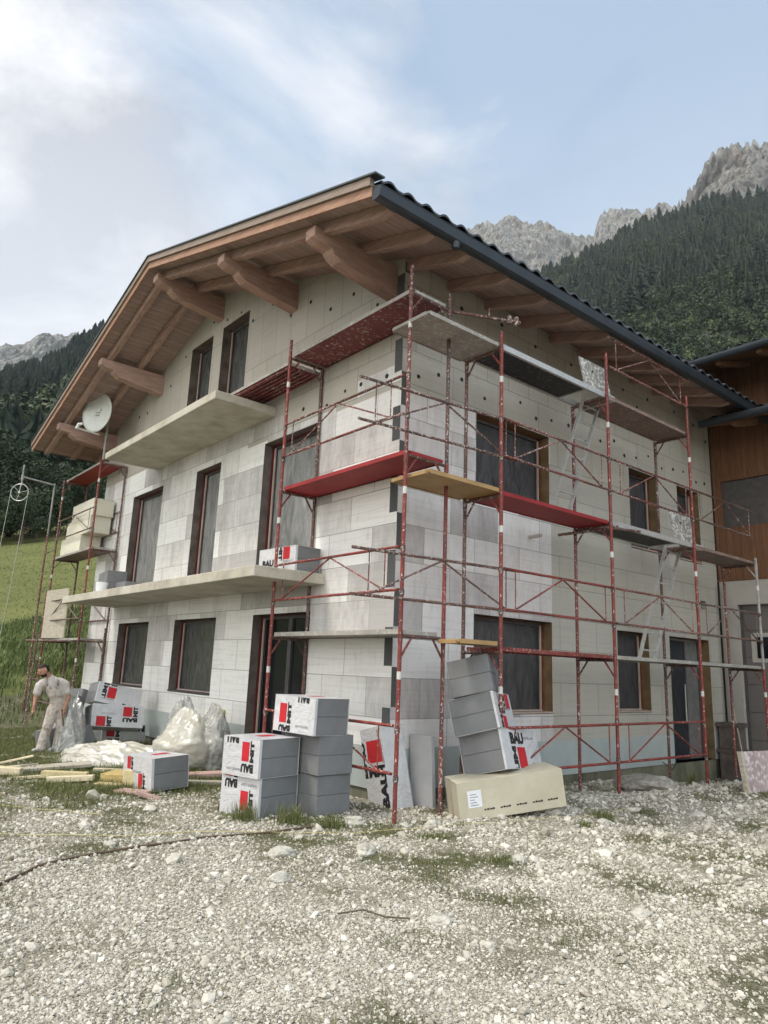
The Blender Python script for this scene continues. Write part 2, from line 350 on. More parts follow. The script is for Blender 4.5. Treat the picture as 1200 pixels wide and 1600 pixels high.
M['skin'] = simple('skin', (.36, .19, .13), .55, .12, 12); M['hair'] = simple('hair', (.022, .016, .013), .7, .2, 40)
m = NT('tshirt', .9); t = m.noise(9, 5); m.set('Base Color', m.ramp(t, (.3, (.40, .36, .33)), (.7, (.56, .53, .50)))); m.bump(m.noise(11, 4, .6, None, 2), .5, .03); M['tshirt'] = m.m
m = NT('overalls', .9); t = m.noise(11, 6, .7); m.set('Base Color', m.ramp(t, (.36, (.20, .155, .125)), (.47, (.42, .365, .32)), (.7, (.54, .50, .455)))); m.bump(m.noise(10, 4, .6, None, 2), .7, .03); M['overalls'] = m.m
M['shoe'] = simple('shoe', (.45, .44, .42), .7, .3, 30)
# ground
m = NT('ground', .95, .2); g = m.attr('tint')
t1 = m.voro(62, outp=1); t2 = m.noise(3.5, 7, .65); t3 = m.noise(45, 4, .7); d1 = m.voro(62, feature='F1')
sxyz = m.xyz(t1)
st = m.ramp(sxyz[0], (.0, (.22, .195, .145)), (.45, (.40, .37, .305)), (1., (.58, .55, .475)))
dirt = m.ramp(t3, (.3, (.14, .115, .085)), (.7, (.38, .345, .285)))
gr = m.mix(m.ramp(t2, (.42, .6), (.62, .1)), st, dirt)
moss = m.ramp(t3, (.3, (.05, .055, .025)), (.7, (.145, .14, .07)))
c = m.mix(m.math('MINIMUM', m.math('MULTIPLY', g, m.ramp(m.noise(9, 6, .7), (.35, .5), (.55, 1.3))), .95), gr, moss)
m.set('Base Color', c); m.bump(m.math('ADD', m.math('MULTIPLY', d1, -1.4), m.math('MULTIPLY', t3, .5)), .8, .02); M['ground'] = m.m
m = NT('stones', .85, .3); g = m.attr('tint'); t = m.noise(40, 4, .6)
m.set('Base Color', m.mix(m.ramp(t, (.4, 0.), (.7, .35)), m.ramp(g, (0, (.24, .215, .165)), (.35, (.36, .335, .275)), (.7, (.48, .45, .385)), (1, (.66, .63, .56))), (.25, .23, .19))); m.bump(t, .4, .006); M['stones'] = m.m
m = NT('boulder', .9, .2); t = m.noise(14, 6, .7); m.set('Base Color', m.ramp(t, (.35, (.18, .165, .14)), (.65, (.38, .36, .32)))); m.bump(t, .7, .03); M['boulder'] = m.m
m = NT('white_rock', .9, .2); t = m.noise(9, 6, .7); m.set('Base Color', m.ramp(t, (.35, (.30, .285, .24)), (.65, (.54, .52, .46)))); m.bump(t, .7, .02); M['white_rock'] = m.m
def leafmat(name, a_, b_, c_=None, tr=.25):
    m = NT(name, .7, .25); g = m.attr('tint')
    st_ = [(0, a_), (1, b_)] if c_ is None else [(0, a_), (.7, b_), (1, c_)]
    m.set('Base Color', m.ramp(g, *st_)); return m.m
M['grass'] = leafmat('grass_blades', (.05, .07, .022), (.135, .15, .05), (.30, .27, .14))
M['weed'] = leafmat('weeds', (.05, .08, .024), (.13, .165, .055), (.26, .27, .13))
M['meadow_blade'] = leafmat('meadow_blades', (.08, .10, .032), (.15, .16, .055), (.23, .225, .10))
M['conifer'] = leafmat('conifer', (.007, .016, .010), (.020, .036, .021), (.05, .066, .034))
M['broad'] = leafmat('broadleaf', (.013, .026, .011), (.034, .052, .021), (.085, .10, .042))
M['bark'] = simple('bark', (.10, .08, .06), .9, .3, 6)
m = NT('meadow', .95, .1); t = m.noise(.35, 8, .7); t2 = m.noise(6, 5, .7)
m.set('Base Color', m.mix(m.ramp(t2, (.4, 0.), (.65, .6)), m.ramp(t, (.35, (.085, .10, .032)), (.65, (.14, .15, .052))), (.165, .17, .07))); m.bump(t2, .8, .1); M['meadow'] = m.m
m = NT('forest_floor', .95, .1); t = m.noise(.02, 8, .65); t2 = m.noise(.25, 6, .7); tint = m.attr('tint')
rockc = m.ramp(t2, (.3, (.10, .095, .085)), (.65, (.26, .25, .23)))
green = m.ramp(m.noise(.09, 6, .7), (.35, (.022, .036, .018)), (.6, (.07, .085, .04)), (.75, (.12, .125, .07)))
m.set('Base Color', m.mix(m.ramp(t, (.55, 0.), (.62, .8)), green, rockc)); m.bump(t2, 1., 3.); M['hill'] = m.m
m = NT('rock_face', .95, .1)
t = m.noise(.02, 10, .68); t2 = m.noise(.09, 8, .72, m.map((1, 1, .4), (.2, .1, 0)), .8); v = m.voro(.035, m.map((1, 1, .35)), outp=0)
base = m.ramp(t2, (.32, (.10, .098, .095)), (.47, (.27, .262, .25)), (.7, (.45, .44, .42)))
base = m.mix(m.ramp(t, (.52, 0.), (.66, .55)), base, (.30, .24, .20))
nx = m.t.nodes.new('ShaderNodeNewGeometry'); nz = m.xyz(nx.outputs['Normal'])[2]
gm = m.math('MULTIPLY', m.ramp(nz, (.48, 0.), (.66, 1.)), m.ramp(t, (.40, 0.), (.50, .8)))
m.set('Base Color', m.mix(gm, base, (.06, .075, .035))); m.bump(m.math('ADD', t2, m.math('MULTIPLY', v, .6)), 1., 14.); M['rock'] = m.m

# ------------------------------------------------------------------ ground
def nz_(x, y, s=1.0, o=0.0): return mnoise.noise(Vector((x*s+o, y*s-o, o*.37)))
def smooth(a, b, x): t = min(1, max(0, (x-a)/(b-a))); return t*t*(3-2*t)
def gz(x, y):
    z = 0.03*nz_(x, y, .7, 3)+.018*nz_(x, y, 2.1, 8)
    z += .20*math.exp(-((x-2.3)/.9)**2)*smooth(1.8, 4.2, y)            # rubble crest on the right
    z -= .22*smooth(4.0, 7.5, y)*(1-smooth(.9, 1.9, x))
    z += .10*math.exp(-((x-1.4)/.7)**2)*math.exp(-((y-1.6)/1.6)**2)
    if x < -12.5:
        up = .15*(-x-14)+.30*max(-6, y) if x < -14 else .30*max(-6, y)
        z += smooth(-12.5, -17, x)*max(-.3, up+.55+.25*nz_(x, y, .15, 1))
    r = math.hypot(x-CAM[0], y-CAM[1])
    if r > 118: z = z*0+min(z, 17)-6*smooth(118, 150, r) if x < -12.5 else z
    return z
def green(x, y):
    n_ = nz_(x, y, 1.5, 5)+.6*nz_(x, y, 4.7, 2); n2_ = nz_(x, y, .45, 9)
    g = smooth(-.7, -2.6, x)*smooth(-3.9, -3.1, y+.4*n_)
    g = max(g, (.42+.55*n_)*smooth(1.9, -.6, x))
    g = max(g, .85*math.exp(-((x-.4)/.5)**2-((y+1.35)/.35)**2))
    g = max(g, .10+.75*n_+.35*n2_+.13)
    for gx_, gy_ in ((2.95, 4.6), (3.3, 5.6), (2.1, 2.2), (2.7, 1.1), (1.6, -.6), (3.6, 4.9), (1.2, -2.3), (2.5, -.9)):
        g = max(g, .9*math.exp(-((x-gx_)**2+(y-gy_)**2)/.06))
    if x < -15: g = max(g, smooth(-14.5, -16, x))
    elif x < -9: g = min(max(g, .45+.5*n_), .8)
    return min(1, max(0, g))
xs = np.concatenate([-np.geomspace(2700, 16, 60), np.arange(-15.8, 8.2, .12), np.geomspace(8.5, 2700, 40)])
ys = np.concatenate([-np.geomspace(2700, 8, 30), np.arange(-7.9, 12, .12), np.geomspace(12.5, 2700, 60)])
V = np.array([(x, y, gz(x, y)) for y in ys for x in xs]); T = np.array([green(x, y) for y in ys for x in xs])
nx_, ny_ = len(xs), len(ys); I = np.arange(nx_*ny_).reshape(ny_, nx_)
F = np.stack([I[:-1, :-1], I[:-1, 1:], I[1:, 1:], I[1:, :-1]], -1).reshape(-1, 4)
gobj = tag(np_mesh('ground', V, F, M['ground'], T, k=4, smooth=True), kind='structure')
gobj.data.materials.append(M['meadow'])
cx_ = V[F].mean(1); gobj.data.polygons.foreach_set('material_index', ((cx_[:, 0] < -15.5)).astype(np.int32))

# mountains: polar sheets round the valley
def interp(tab, a): return float(np.interp(a, [p[0] for p in tab], [p[1] for p in tab]))
FOREST = [(-125, 15), (-95, 17.5), (-84, 18), (-80.4, 18.7), (-78.4, 20.0), (-76.8, 21.0), (-75.4, 22.6), (-73.7, 23.6), (-70, 26.5), (-60, 28.5), (-50, 29.5), (-40, 29.6), (-37.1, 30.2), (-34.4, 31.2), (-31.2, 32.2), (-29, 32.8), (-26.1, 33.0), (-23.1, 33.4), (-19.4, 33.2), (-12, 32), (10, 27)]
ROCK = [(-125, 16), (-95, 18), (-84, 20.6), (-80.6, 21.2), (-79.2, 21.7), (-77.7, 23.3), (-75.2, 24.0), (-73.7, 24.4), (-70.2, 25), (-60, 28), (-50, 31.5), (-46, 33.3), (-43.2, 34.1), (-40.4, 34.7), (-37, 33.9), (-34.9, 33.3), (-32.9, 32.6), (-32.3, 33.9), (-31.6, 34.3), (-29.8, 34.4), (-26.6, 34.0), (-25.4, 34.3), (-24.6, 35.0), (-24.0, 35.9), (-22.5, 36.6), (-19.3, 36.1), (-14, 36), (10, 30)]
R0, R1 = 112.0, 880.0
def hill_z(a, t):
    r = R0+(R1-R0)*t; x = CAM[0]+r*math.sin(R(a)); y = CAM[1]+r*math.cos(R(a))
    zc = 1.6+R1*math.tan(R(interp(FOREST, a)))
    z0 = gz(CAM[0]+110*math.sin(R(a)), CAM[1]+110*math.cos(R(a))) if a < -45 else 8
    z = z0+(zc-z0)*t**1.12+ (18*mnoise.fractal(Vector((x*.008, y*.008, 1)), 1, 2, 5)+5*mnoise.noise(Vector((x*.03, y*.03, 4))))*math.sin(min(1, t*1.2)*math.pi*.6)*min(1, t*5)
    return x, y, z
azs = np.arange(-125, 10.01, .35); ts = np.concatenate([np.linspace(0, 1, 90), [1.06, 1.2]])
V = []
for t in ts:
    for a in azs:
        if t <= 1: V.append(hill_z(a, t))
        else:
            x, y, z = hill_z(a, 1); r = R0+(R1-R0)*t; V.append((CAM[0]+r*math.sin(R(a)), CAM[1]+r*math.cos(R(a)), z-(t-1)*500))
I = np.arange(len(azs)*len(ts)).reshape(len(ts), len(azs)); F = np.stack([I[:-1, :-1], I[:-1, 1:], I[1:, 1:], I[1:, :-1]], -1).reshape(-1, 4)
tag(np_mesh('hillside', V, F, M['hill'], k=4, smooth=True), kind='structure')
azs = np.concatenate([np.arange(-125, -86, .8), np.arange(-86, -68, .1), np.arange(-68, -48, .6), np.arange(-48, -14, .085), np.arange(-14, 10.01, .8)])
vs_ = np.linspace(0, 1, 80); V = []
for k, v_ in enumerate(vs_):
    for a in azs:
        near = smooth(-26.3, -24.8, a)                     # the tower on the right stands nearer
        ra = 1900-(1900-1150)*near if a > -50 else 2300
        el = interp(ROCK, a); zc = ra*math.tan(R(el))
        r = ra*(.70+.30*v_); 
        z = zc*(.52+.48*v_**.9)
        x = CAM[0]+r*math.sin(R(a)); y = CAM[1]+r*math.cos(R(a))
        p = Vector((x*.006, y*.006, z*.0035))
        f1 = mnoise.ridged_multi_fractal(p, .9, 2.1, 6, 1.0, 2.0)-1.2
        f2 = mnoise.fractal(Vector((x*.03, y*.03, z*.012)), .8, 2.1, 4)
        cr_a = mnoise.fractal(Vector((a*2.3, 3.1, 0)), .7, 2.2, 5)
        z += (12*cr_a*(1 if a > -50 else .8))*v_**3 + (16*f1)*v_*.6
        d = (34*f1+16*f2)*min(1, 3*v_)
        x -= d*math.sin(R(a)); y -= d*math.cos(R(a)); V.append((x, y, z+1.6))
I = np.arange(len(azs)*len(vs_)).reshape(len(vs_), len(azs)); F = np.stack([I[:-1, :-1], I[:-1, 1:], I[1:, 1:], I[1:, :-1]], -1).reshape(-1, 4)
tag(np_mesh('mountain', V, F, M['rock'], k=4), kind='structure')

# ------------------------------------------------------------------ trees
def conifer_tpl(rg, layers=8, n=9):
    V = []; F = []
    for k in range(layers):
        t = k/layers; z0 = .08+.92*t; rr = (.20*(1-t)**.85+.012)*rg.uniform(.8, 1.15); z1 = z0+1.9/layers*(1-.4*t); o = len(V)
        V.append((0, 0, min(1.02, z1)))
        ph = rg.uniform(0, 6)
        for i in range(n*2):
            a = math.pi*i/n+ph; q = rr*(rg.uniform(.75, 1.2) if i % 2 == 0 else rg.uniform(.30, .55)); V.append((q*math.cos(a), q*math.sin(a), z0-rg.uniform(0, .05)))
        for i in range(n*2): F.append((o, o+1+i, o+1+(i+1) % (2*n)))
    return np.array(V), np.array(F)
def broad_tpl(rg, n=100, size=.125):
    V = []; F = []
    lobes = [(rg.uniform(-.22, .22), rg.uniform(-.22, .22), rg.uniform(.35, .8), rg.uniform(.18, .30)) for _ in range(6)]
    for i in range(n):
        l = lobes[i % 6]; d = rg.normal(size=3); d /= np.linalg.norm(d); p = np.array(l[:3])+d*l[3]*rg.uniform(.75, 1.05)
        a = rg.normal(size=3); a /= np.linalg.norm(a); a = a+d*.2; b = np.cross(a, d); b /= np.linalg.norm(b)+1e-6; s = size*rg.uniform(.5, 1.1)*.5; o = len(V)
        V += [p-a*s-b*s*.6, p+a*s-b*s*.7, p+a*s*.8+b*s, p-a*s*.7+b*s*.8]; F += [(o, o+1, o+2), (o, o+2, o+3)]
    return np.array(V), np.array(F)
def scatter(name, tpls, P, H, W, tints, mat, jitter=0):
    Vs = []; Fs = []; Ts = []; o = 0
    for i, p in enumerate(P):
        tv, tf = tpls[i % len(tpls)]; a = rng.uniform(0, 6.28); c, s = math.cos(a), math.sin(a)
        v = np.empty_like(tv); v[:, 0] = (tv[:, 0]*c-tv[:, 1]*s)*W[i]+p[0]; v[:, 1] = (tv[:, 0]*s+tv[:, 1]*c)*W[i]+p[1]; v[:, 2] = tv[:, 2]*H[i]+p[2]
        Vs.append(v); Fs.append(tf+o); o += len(v); Ts.append(np.clip(tints[i]+rng.normal(0, .10, len(v)), 0, 1))
    return np_mesh(name, np.concatenate(Vs), np.concatenate(Fs), mat, np.concatenate(Ts))
rg = np.random.default_rng(5)
ctpl = [conifer_tpl(rg) for _ in range(6)]; btpl = [broad_tpl(rg) for _ in range(6)]
Pc, Hc, Tc = [], [], []; Pb, Hb, Tb = [], [], []
for (a0, a1, nn) in ((-92, -67, 4300), (-67, -48, 3000), (-48, -9, 10600)):
    for i in range(nn):
        a = rg.uniform(a0, a1); t = rg.uniform(0, 1)**.72 if a0 > -60 else rg.uniform(.03, 1)**.8; x, y, z = hill_z(a, t)
        c = mnoise.noise(Vector((x*.012, y*.012, 7)))
        c2 = mnoise.noise(Vector((x*.004, y*.004, 3))); conif = (c+.35*c2+rg.normal(0, .16)) > (.14 if a0 > -60 else (.25-.75*t))
        if conif: Pc.append((x, y, z-1)); Hc.append(rg.uniform(8, 23)*(1+.25*c)); Tc.append(min(1, max(0, rg.uniform(0, .8)**1.2+.5*c2)))
        else: Pb.append((x, y, z-1)); Hb.append(rg.uniform(3.5, 11) if a0 > -60 else rg.uniform(9, 16)); Tb.append(rg.uniform(.0, 1.0)**1.3)
for k in range(900):     # crest line
    a = rg.uniform(-92, -48) if k % 2 == 0 else rg.uniform(-48, -9); x, y, z = hill_z(a, rg.uniform(.94, 1)); Pc.append((x, y, z-1)); Hc.append(rg.uniform(12, 26)); Tc.append(rg.uniform(0, .5))
for k in range(700):     # green scrub and small spruces climbing the foot of the cliffs
    a = rg.uniform(-37, -17); x, y, z = hill_z(a, rg.uniform(.80, 1)); Pb.append((x, y, z-1)); Hb.append(rg.uniform(4, 9)); Tb.append(rg.uniform(.2, 1))
tag(scatter('conifer_forest', ctpl, Pc, Hc, [h*rg.uniform(.9, 1.9) for h in Hc], Tc, M['conifer']), 'dark spruce forest covering the mountain slopes behind the house', 'forest', kind='stuff')
tag(scatter('broadleaf_forest', btpl, Pb, Hb, [h*rg.uniform(.9, 1.2) for h in Hb], Tb, M['broad']), 'lighter green broadleaf trees and scrub between the spruces', 'forest', kind='stuff')

def tree(name, x, y, h, w_, label, kind='broad', n=900, group=None, leaf=.16, tl=(0, 1), mat=None):
    z = gz(x, y) if math.hypot(x-CAM[0], y-CAM[1]) < 110 else None
    if z is None:
        a = math.degrees(math.atan2(x-CAM[0], y-CAM[1])); r = math.hypot(x-CAM[0], y-CAM[1]); z = hill_z(a, (r-R0)/(R1-R0) if r > R0 else 0)[2]
    T_ = thing(name, (x, y, z-.3), label, 'tree', group)
    b = MB(); b.tube((0, 0, 0), (0, 0, h*.5), .03*h, 8, .018*h); 
    if kind == 'broad':
        for k in range(7):
            a = rnd.uniform(0, 6.28); z0 = h*rnd.uniform(.22, .5); b.tube((0, 0, z0), (w_*.33*math.cos(a), w_*.33*math.sin(a), z0+h*rnd.uniform(.15, .3)), .012*h, 6, .004*h)
    else: b.tube((0, 0, h*.5), (0, 0, h*.97), .018*h, 6, .003*h)
    b.build('trunk', M['bark'], T_, local=True)
    V = []; F = []; TT = []
    if kind == 'broad':
        lobes = [(rg.uniform(-.30, .30)*w_, rg.uniform(-.30, .30)*w_, h*rg.uniform(.25, .85), rg.uniform(.14, .26)*w_, rg.uniform(-.2, .2)) for _ in range(12)]
        for i in range(n):
            l = lobes[i % 12]; d = rg.normal(size=3); d /= np.linalg.norm(d); p = np.array(l[:3])+d*np.array([1, 1, .8])*l[3]*rg.uniform(.6, 1.1)
            a = rg.normal(size=3); b_ = np.cross(a, d); b_ /= np.linalg.norm(b_); a /= np.linalg.norm(a); s = leaf*h*.12*rg.uniform(.5, 1.2); o = len(V)
            V += [p-a*s, p+b_*s*.8, p+a*s, p-b_*s*.7]; F += [(o, o+1, o+2), (o, o+2, o+3)]; tt = np.clip(.45+l[4]+rg.normal(0, .16), 0, 1)*(tl[1]-tl[0])+tl[0]; TT += [tt]*4
    else:
        tv, tf = conifer_tpl(rg, 17, 13); V = tv*np.array([w_*1.25, w_*1.25, h])*1.0; F = tf; TT = np.clip(tl[0]+(tl[1]-tl[0])*rg.uniform(0, 1, len(tv)), 0, 1)
    o = np_mesh('crown', V, F, mat or M['broad' if kind == 'broad' else 'conifer'], TT, T_)
    return T_
def polar(a, r): return CAM[0]+r*math.sin(R(a)), CAM[1]+r*math.cos(R(a))
tl_ = [(-82.5, 98, 13, 11, 'broad leafy tree at the top of the meadow, furthest left'), (-79.8, 92, 10, 9, 'dark rounded tree left of the pulley ropes at the meadow edge'),
       (-78.2, 96, 12.5, 11, 'tall pale green tree behind the pulley wheel above the meadow'), (-76.4, 90, 9.5, 9, 'bushy dark tree right of the pulley wheel at the meadow edge'),
       (-75.0, 95, 9, 9, 'mid green tree behind the far scaffold tower poles'), (-73.6, 100, 8, 8, 'small round tree seen between the far scaffold and the house wall'),
       (-77.3, 84, 6, 6.5, 'low dark bush tree in front of the meadow tree row'), (-80.9, 86, 7.5, 7, 'low spreading tree at the lower left edge of the meadow trees')]
for a, r_, h, w_, lb in tl_:
    x, y = polar(a, r_); tree('meadow_tree', x, y, h*1.0, w_, lb, n=6500, group='trees at the top of the meadow', leaf=.16, tl=(0, .85))
for a, r_, h, w_, lb, k_ in [(-21.4, 400, 25, 12, 'light green larch standing over the annex roof at the right', .75), (-19.6, 375, 26, 13, 'tall yellow green larch at the right edge above the annex', .9),
        (-23.4, 400, 24, 10, 'dark young spruce behind the roof valley', .3), (-25.2, 430, 25, 11, 'mid green spruce rising just behind the gutter end', .45), (-27.3, 455, 27, 11, 'slim dark spruce behind the tiled eave', .2),
        (-17.9, 390, 24, 11, 'dark spruce just outside the right edge beside the larch', .2)]:
    x, y = polar(a, r_); tree('spruce_tree' if k_ < .5 else 'larch_tree', x, y, h, w_, lb, 'con', 2600, 'trees behind the annex roof', tl=(k_*.6, min(1, k_+.35)))

# ------------------------------------------------------------------ house
XL, YB = -11.68, 8.96
SL = .308
def Zp(x): return 8.98-SL*abs(x+5.81)
def Zs(x): return Zp(x)+.17
def Zt(x): return Zp(x)+.35
house = thing('alpine_house', (-5.8, 4.5, 0), 'gabled house being insulated, pale foam boards on its walls under a timber roof', 'house')
TG = lambda h, d, z: (h, d, z)          # gable wall frame: along x, depth into +y
TS = lambda h, d, z: (-d, h, z)         # side wall frame: along y, depth into -x
GW = dict(G1=(-9.62, -7.89, 1.035, 2.40), G2=(-6.61, -4.86, 1.035, 2.40), G3=(-3.56, -1.885, .0, 2.40),
          M1=(-9.60, -7.89, 2.93, 5.376), M2=(-6.25, -5.20, 2.93, 5.376), M3=(-3.60, -1.95, 2.93, 5.376),
          A1=(-7.09, -6.08, 5.96, 8.32-.28), A2=(-5.65, -4.56, 5.96, 8.32))
GW['A1'] = (-7.09, -6.08, 5.96, 8.32)
SW = dict(S1=(1.50, 3.295, 1.035, 2.42), S2=(5.12, 6.15, 1.035, 2.42), S3=(6.88, 8.44, .14, 2.42),
          U1=(1.51, 3.27, 4.1, 5.47), U2=(5.68, 6.67, 3.95, 5.47), U3=(7.45, 8.35, 3.95, 5.47))
SW['V1'] = (8.18, 8.42, 3.03, 3.20)
def wallmesh(TF, openings, h0, h1, z0, ztop, breaks=()):
    b = MB(); hs = sorted({h0, h1, *breaks, *[v for o in openings.values() for v in o[:2]]}); hs = [h for h in hs if h0 <= h <= h1]
    for a_, b_ in zip(hs[:-1], hs[1:]):
        mid = (a_+b_)/2; ops = sorted([(o[2], o[3]) for o in openings.values() if o[0] <= mid <= o[1]])
        z = z0
        for (za, zb) in ops+[(None, None)]:
            if za is None:
                b.quad(TF(a_, 0, z), TF(b_, 0, z), TF(b_, 0, ztop(b_)), TF(a_, 0, ztop(a_)))
            else:
                if za > z: b.quad(TF(a_, 0, z), TF(b_, 0, z), TF(b_, 0, za), TF(a_, 0, za))
                z = zb
    for o in openings.values():
        for p, q in (((o[0], o[2]), (o[0], o[3])), ((o[1], o[2]), (o[1], o[3])), ((o[0], o[3]), (o[1], o[3])), ((o[0], o[2]), (o[1], o[2]))):
            b.quad(TF(p[0], 0, p[1]), TF(q[0], 0, q[1]), TF(q[0], .30, q[1]), TF(p[0], .30, p[1]))
    # inner skin so nothing shines through
    for a_, b_ in zip(hs[:-1], hs[1:]): b.quad(TF(a_, .31, z0), TF(b_, .31, z0), TF(b_, .31, ztop(b_)), TF(a_, .31, ztop(a_)))
    return b
BB, BT = .135, .642
zt_g = lambda x: Zs(x)-.002
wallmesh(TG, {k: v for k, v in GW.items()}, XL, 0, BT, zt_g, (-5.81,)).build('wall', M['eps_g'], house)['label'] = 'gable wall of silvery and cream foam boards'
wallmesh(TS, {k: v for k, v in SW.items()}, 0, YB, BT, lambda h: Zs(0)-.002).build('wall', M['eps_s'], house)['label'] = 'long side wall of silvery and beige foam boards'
b = MB(); b.quad((XL, 0, -.5), (XL, YB, -.5), (XL, YB, Zs(XL)), (XL, 0, Zs(XL)))
b.quad((XL, YB, -.5), (0, YB, -.5), (0, YB, Zs(0)), (XL, YB, Zs(XL))); b.build('rear_wall', M['eps_g'], house)
b = MB()
for x0, x1 in ((XL, -3.56), (-1.885, 0)): b.quad((x0, -.003, BB), (x1, -.003, BB), (x1, -.003, BT), (x0, -.003, BT))
for y0, y1 in ((0, 6.88), (8.44, YB)): b.quad((.003, y0, BB), (.003, y1, BB), (.003, y1, BT), (.003, y0, BT))
b.build('base_band', M['xps_band'], house)
b = MB()
for x0, x1 in ((XL, -3.56), (-1.885, 0)): b.quad((x0, .02, -.6), (x1, .02, -.6), (x1, .02, BB), (x0, .02, BB))
b.quad((-.02, .02, -.6), (-.02, YB, -.6), (-.02, YB, BB), (-.02, 0, BB)); b.quad((-3.56, .02, -.6), (-1.88, .02, -.6), (-1.88, .02, -.02), (-3.56, .02, -.02))
b.build('concrete_base', M['concrete_base'], house)
# toothed corner: cut grey board ends show on both faces by turns
b = MB(); z = BT; k = 0
while z < Zs(0)-.2:
    z1 = min(z+.5, Zs(0)-.05)
    if k % 2: b.quad((.004, 0, z+.006), (.004, .15, z+.006), (.004, .15, z1-.006), (.004, 0, z1-.006))
    else: b.quad((-.155, -.004, z+.006), (0, -.004, z+.006), (0, -.004, z1-.006), (-.155, -.004, z1-.006))
    z = z1; k += 1
b.build('corner_board_ends', M['eps_cut'], house)
# fixing caps in the cream boards
b = MB()
def cap(p, nrm):
    n = Vector(nrm); p = Vector(p)+Vector((n.y*rnd.uniform(-.09, .09), n.x*rnd.uniform(-.09, .09), rnd.uniform(-.05, .05))); MB().tube(p, p+n*.006, rnd.uniform(.026, .036), 10).build('fixing_cap', M['dark_hole'], house)
for k in range(6): cap((-.35-.5*k, 0, 5.62+.05*((k*7) % 3)), (0, -1, 0))
for k in range(17):
    cap((-9.9+.62*k, 0, Zs(-9.9+.62*k)-.45-.22*((k*3) % 2)), (0, -1, 0))
for k in range(20):
    cap((0, .3+.44*k, 5.66+.10*((k*7) % 3)), (1, 0, 0)); cap((0, .25+.45*k, 6.98-.30*(k % 2)+.03*((k*5) % 3)), (1, 0, 0))

def window(TF, o, name='window', pane='film', rev='reveal_dark', liner='frame_red', side='lo', door=False, mull=0, label=None):
    h0, h1, z0, z1 = o; D = .25; r = MB(); e = .004
    r.quad(TF(h0+e, .004, z0+e), TF(h0+e, D, z0+e), TF(h0+e, D, z1-e), TF(h0+e, .004, z1-e)); r.quad(TF(h1-e, .004, z0+e), TF(h1-e, D, z0+e), TF(h1-e, D, z1-e), TF(h1-e, .004, z1-e))
    r.quad(TF(h0+e, .004, z1-e), TF(h1-e, .004, z1-e), TF(h1-e, D, z1-e), TF(h0+e, D, z1-e)); r.quad(TF(h0+e, .004, z0+e), TF(h1-e, .004, z0+e), TF(h1-e, D, z0+e), TF(h0+e, D, z0+e))
    rv = r.build(name, M[rev], house)
    if label: rv['label'] = label
    def P(b, a, c, za, zb, d0, d1):
        b.hexa([TF(a, d0, za), TF(c, d0, za), TF(c, d1, za), TF(a, d1, za), TF(a, d0, zb), TF(c, d0, zb), TF(c, d1, zb), TF(a, d1, zb)])
    f = MB(); t = .065
    P(f, h0+.008, h0+t, z0+.008, z1-.008, D-.05, D+.02); P(f, h1-t, h1-.008, z0+.008, z1-.008, D-.05, D+.02)
    P(f, h0+t, h1-t, z1-t, z1-.008, D-.05, D+.02); P(f, h0+t, h1-t, z0+.008, z0+t, D-.05, D+.02)
    if mull:
        for q in range(mull): mh = h0+(h1-h0)*(q+1)/(mull+1); P(f, mh-.05, mh+.05, z0+t, z1-t, D-.045, D+.02)
    f.build('frame', M['frame_dark'], rv)
    l = MB()    # red lining strip and pale bead on the jamb one can see
    s = h0 if side == 'lo' else h1; sg = 1 if side == 'lo' else -1
    P(l, min(s+sg*.008, s+sg*.014), max(s+sg*.008, s+sg*.014), z0+.02, z1-.02, .15, D-.055); P(l, h0+.02, h1-.02, z1-.016, z1-.009, .15, D-.055)
    l.build('lining', M[liner], rv)
    l = MB(); P(l, min(s+sg*.05, s+sg*.078), max(s+sg*.05, s+sg*.078), z0+.05, z1-.05, D-.075, D-.052)
    if not door: P(l, h0+.05, h1-.05, z0+.035, z0+.055, D-.09, D-.052)
    l.build('bead', M['trim_light'], rv)
    p = MB(); p.quad(TF(h0+t, D-.01, z0+t), TF(h1-t, D-.01, z0+t), TF(h1-t, D-.01, z1-t), TF(h0+t, D-.01, z1-t)); p.build('pane', M[pane], rv)
    if not door:
        s_ = MB(); P(s_, h0+.01, h1-.01, z0+.010, z0+.035, -.02, D-.055); s_.build('sill', M['trim_light' if rev != 'reveal_dark' else 'frame_dark'], rv)
    return rv
for k in ('G1', 'G2'): window(TG, GW[k])
window(TG, GW['G3'], 'patio_door', 'glass_dark', door=True, mull=1)
window(TG, GW['M1'], 'balcony_door', 'film_silver', door=True); window(TG, GW['M2'], 'balcony_door', 'film_silver', door=True); window(TG, GW['M3'], 'balcony_door', 'film_silver', door=True)
for k in ('A1', 'A2'): window(TG, GW[k], 'balcony_door', 'film', liner='reveal_dark', door=True)
for k in ('S1', 'U1'): window(TS, SW[k], 'window', 'film_dark', 'reveal_side', 'reveal_brown', 'hi')
for k in ('S2', 'U2', 'U3'): window(TS, SW[k], 'window', 'film_dark', 'reveal_side', 'reveal_brown', 'hi')
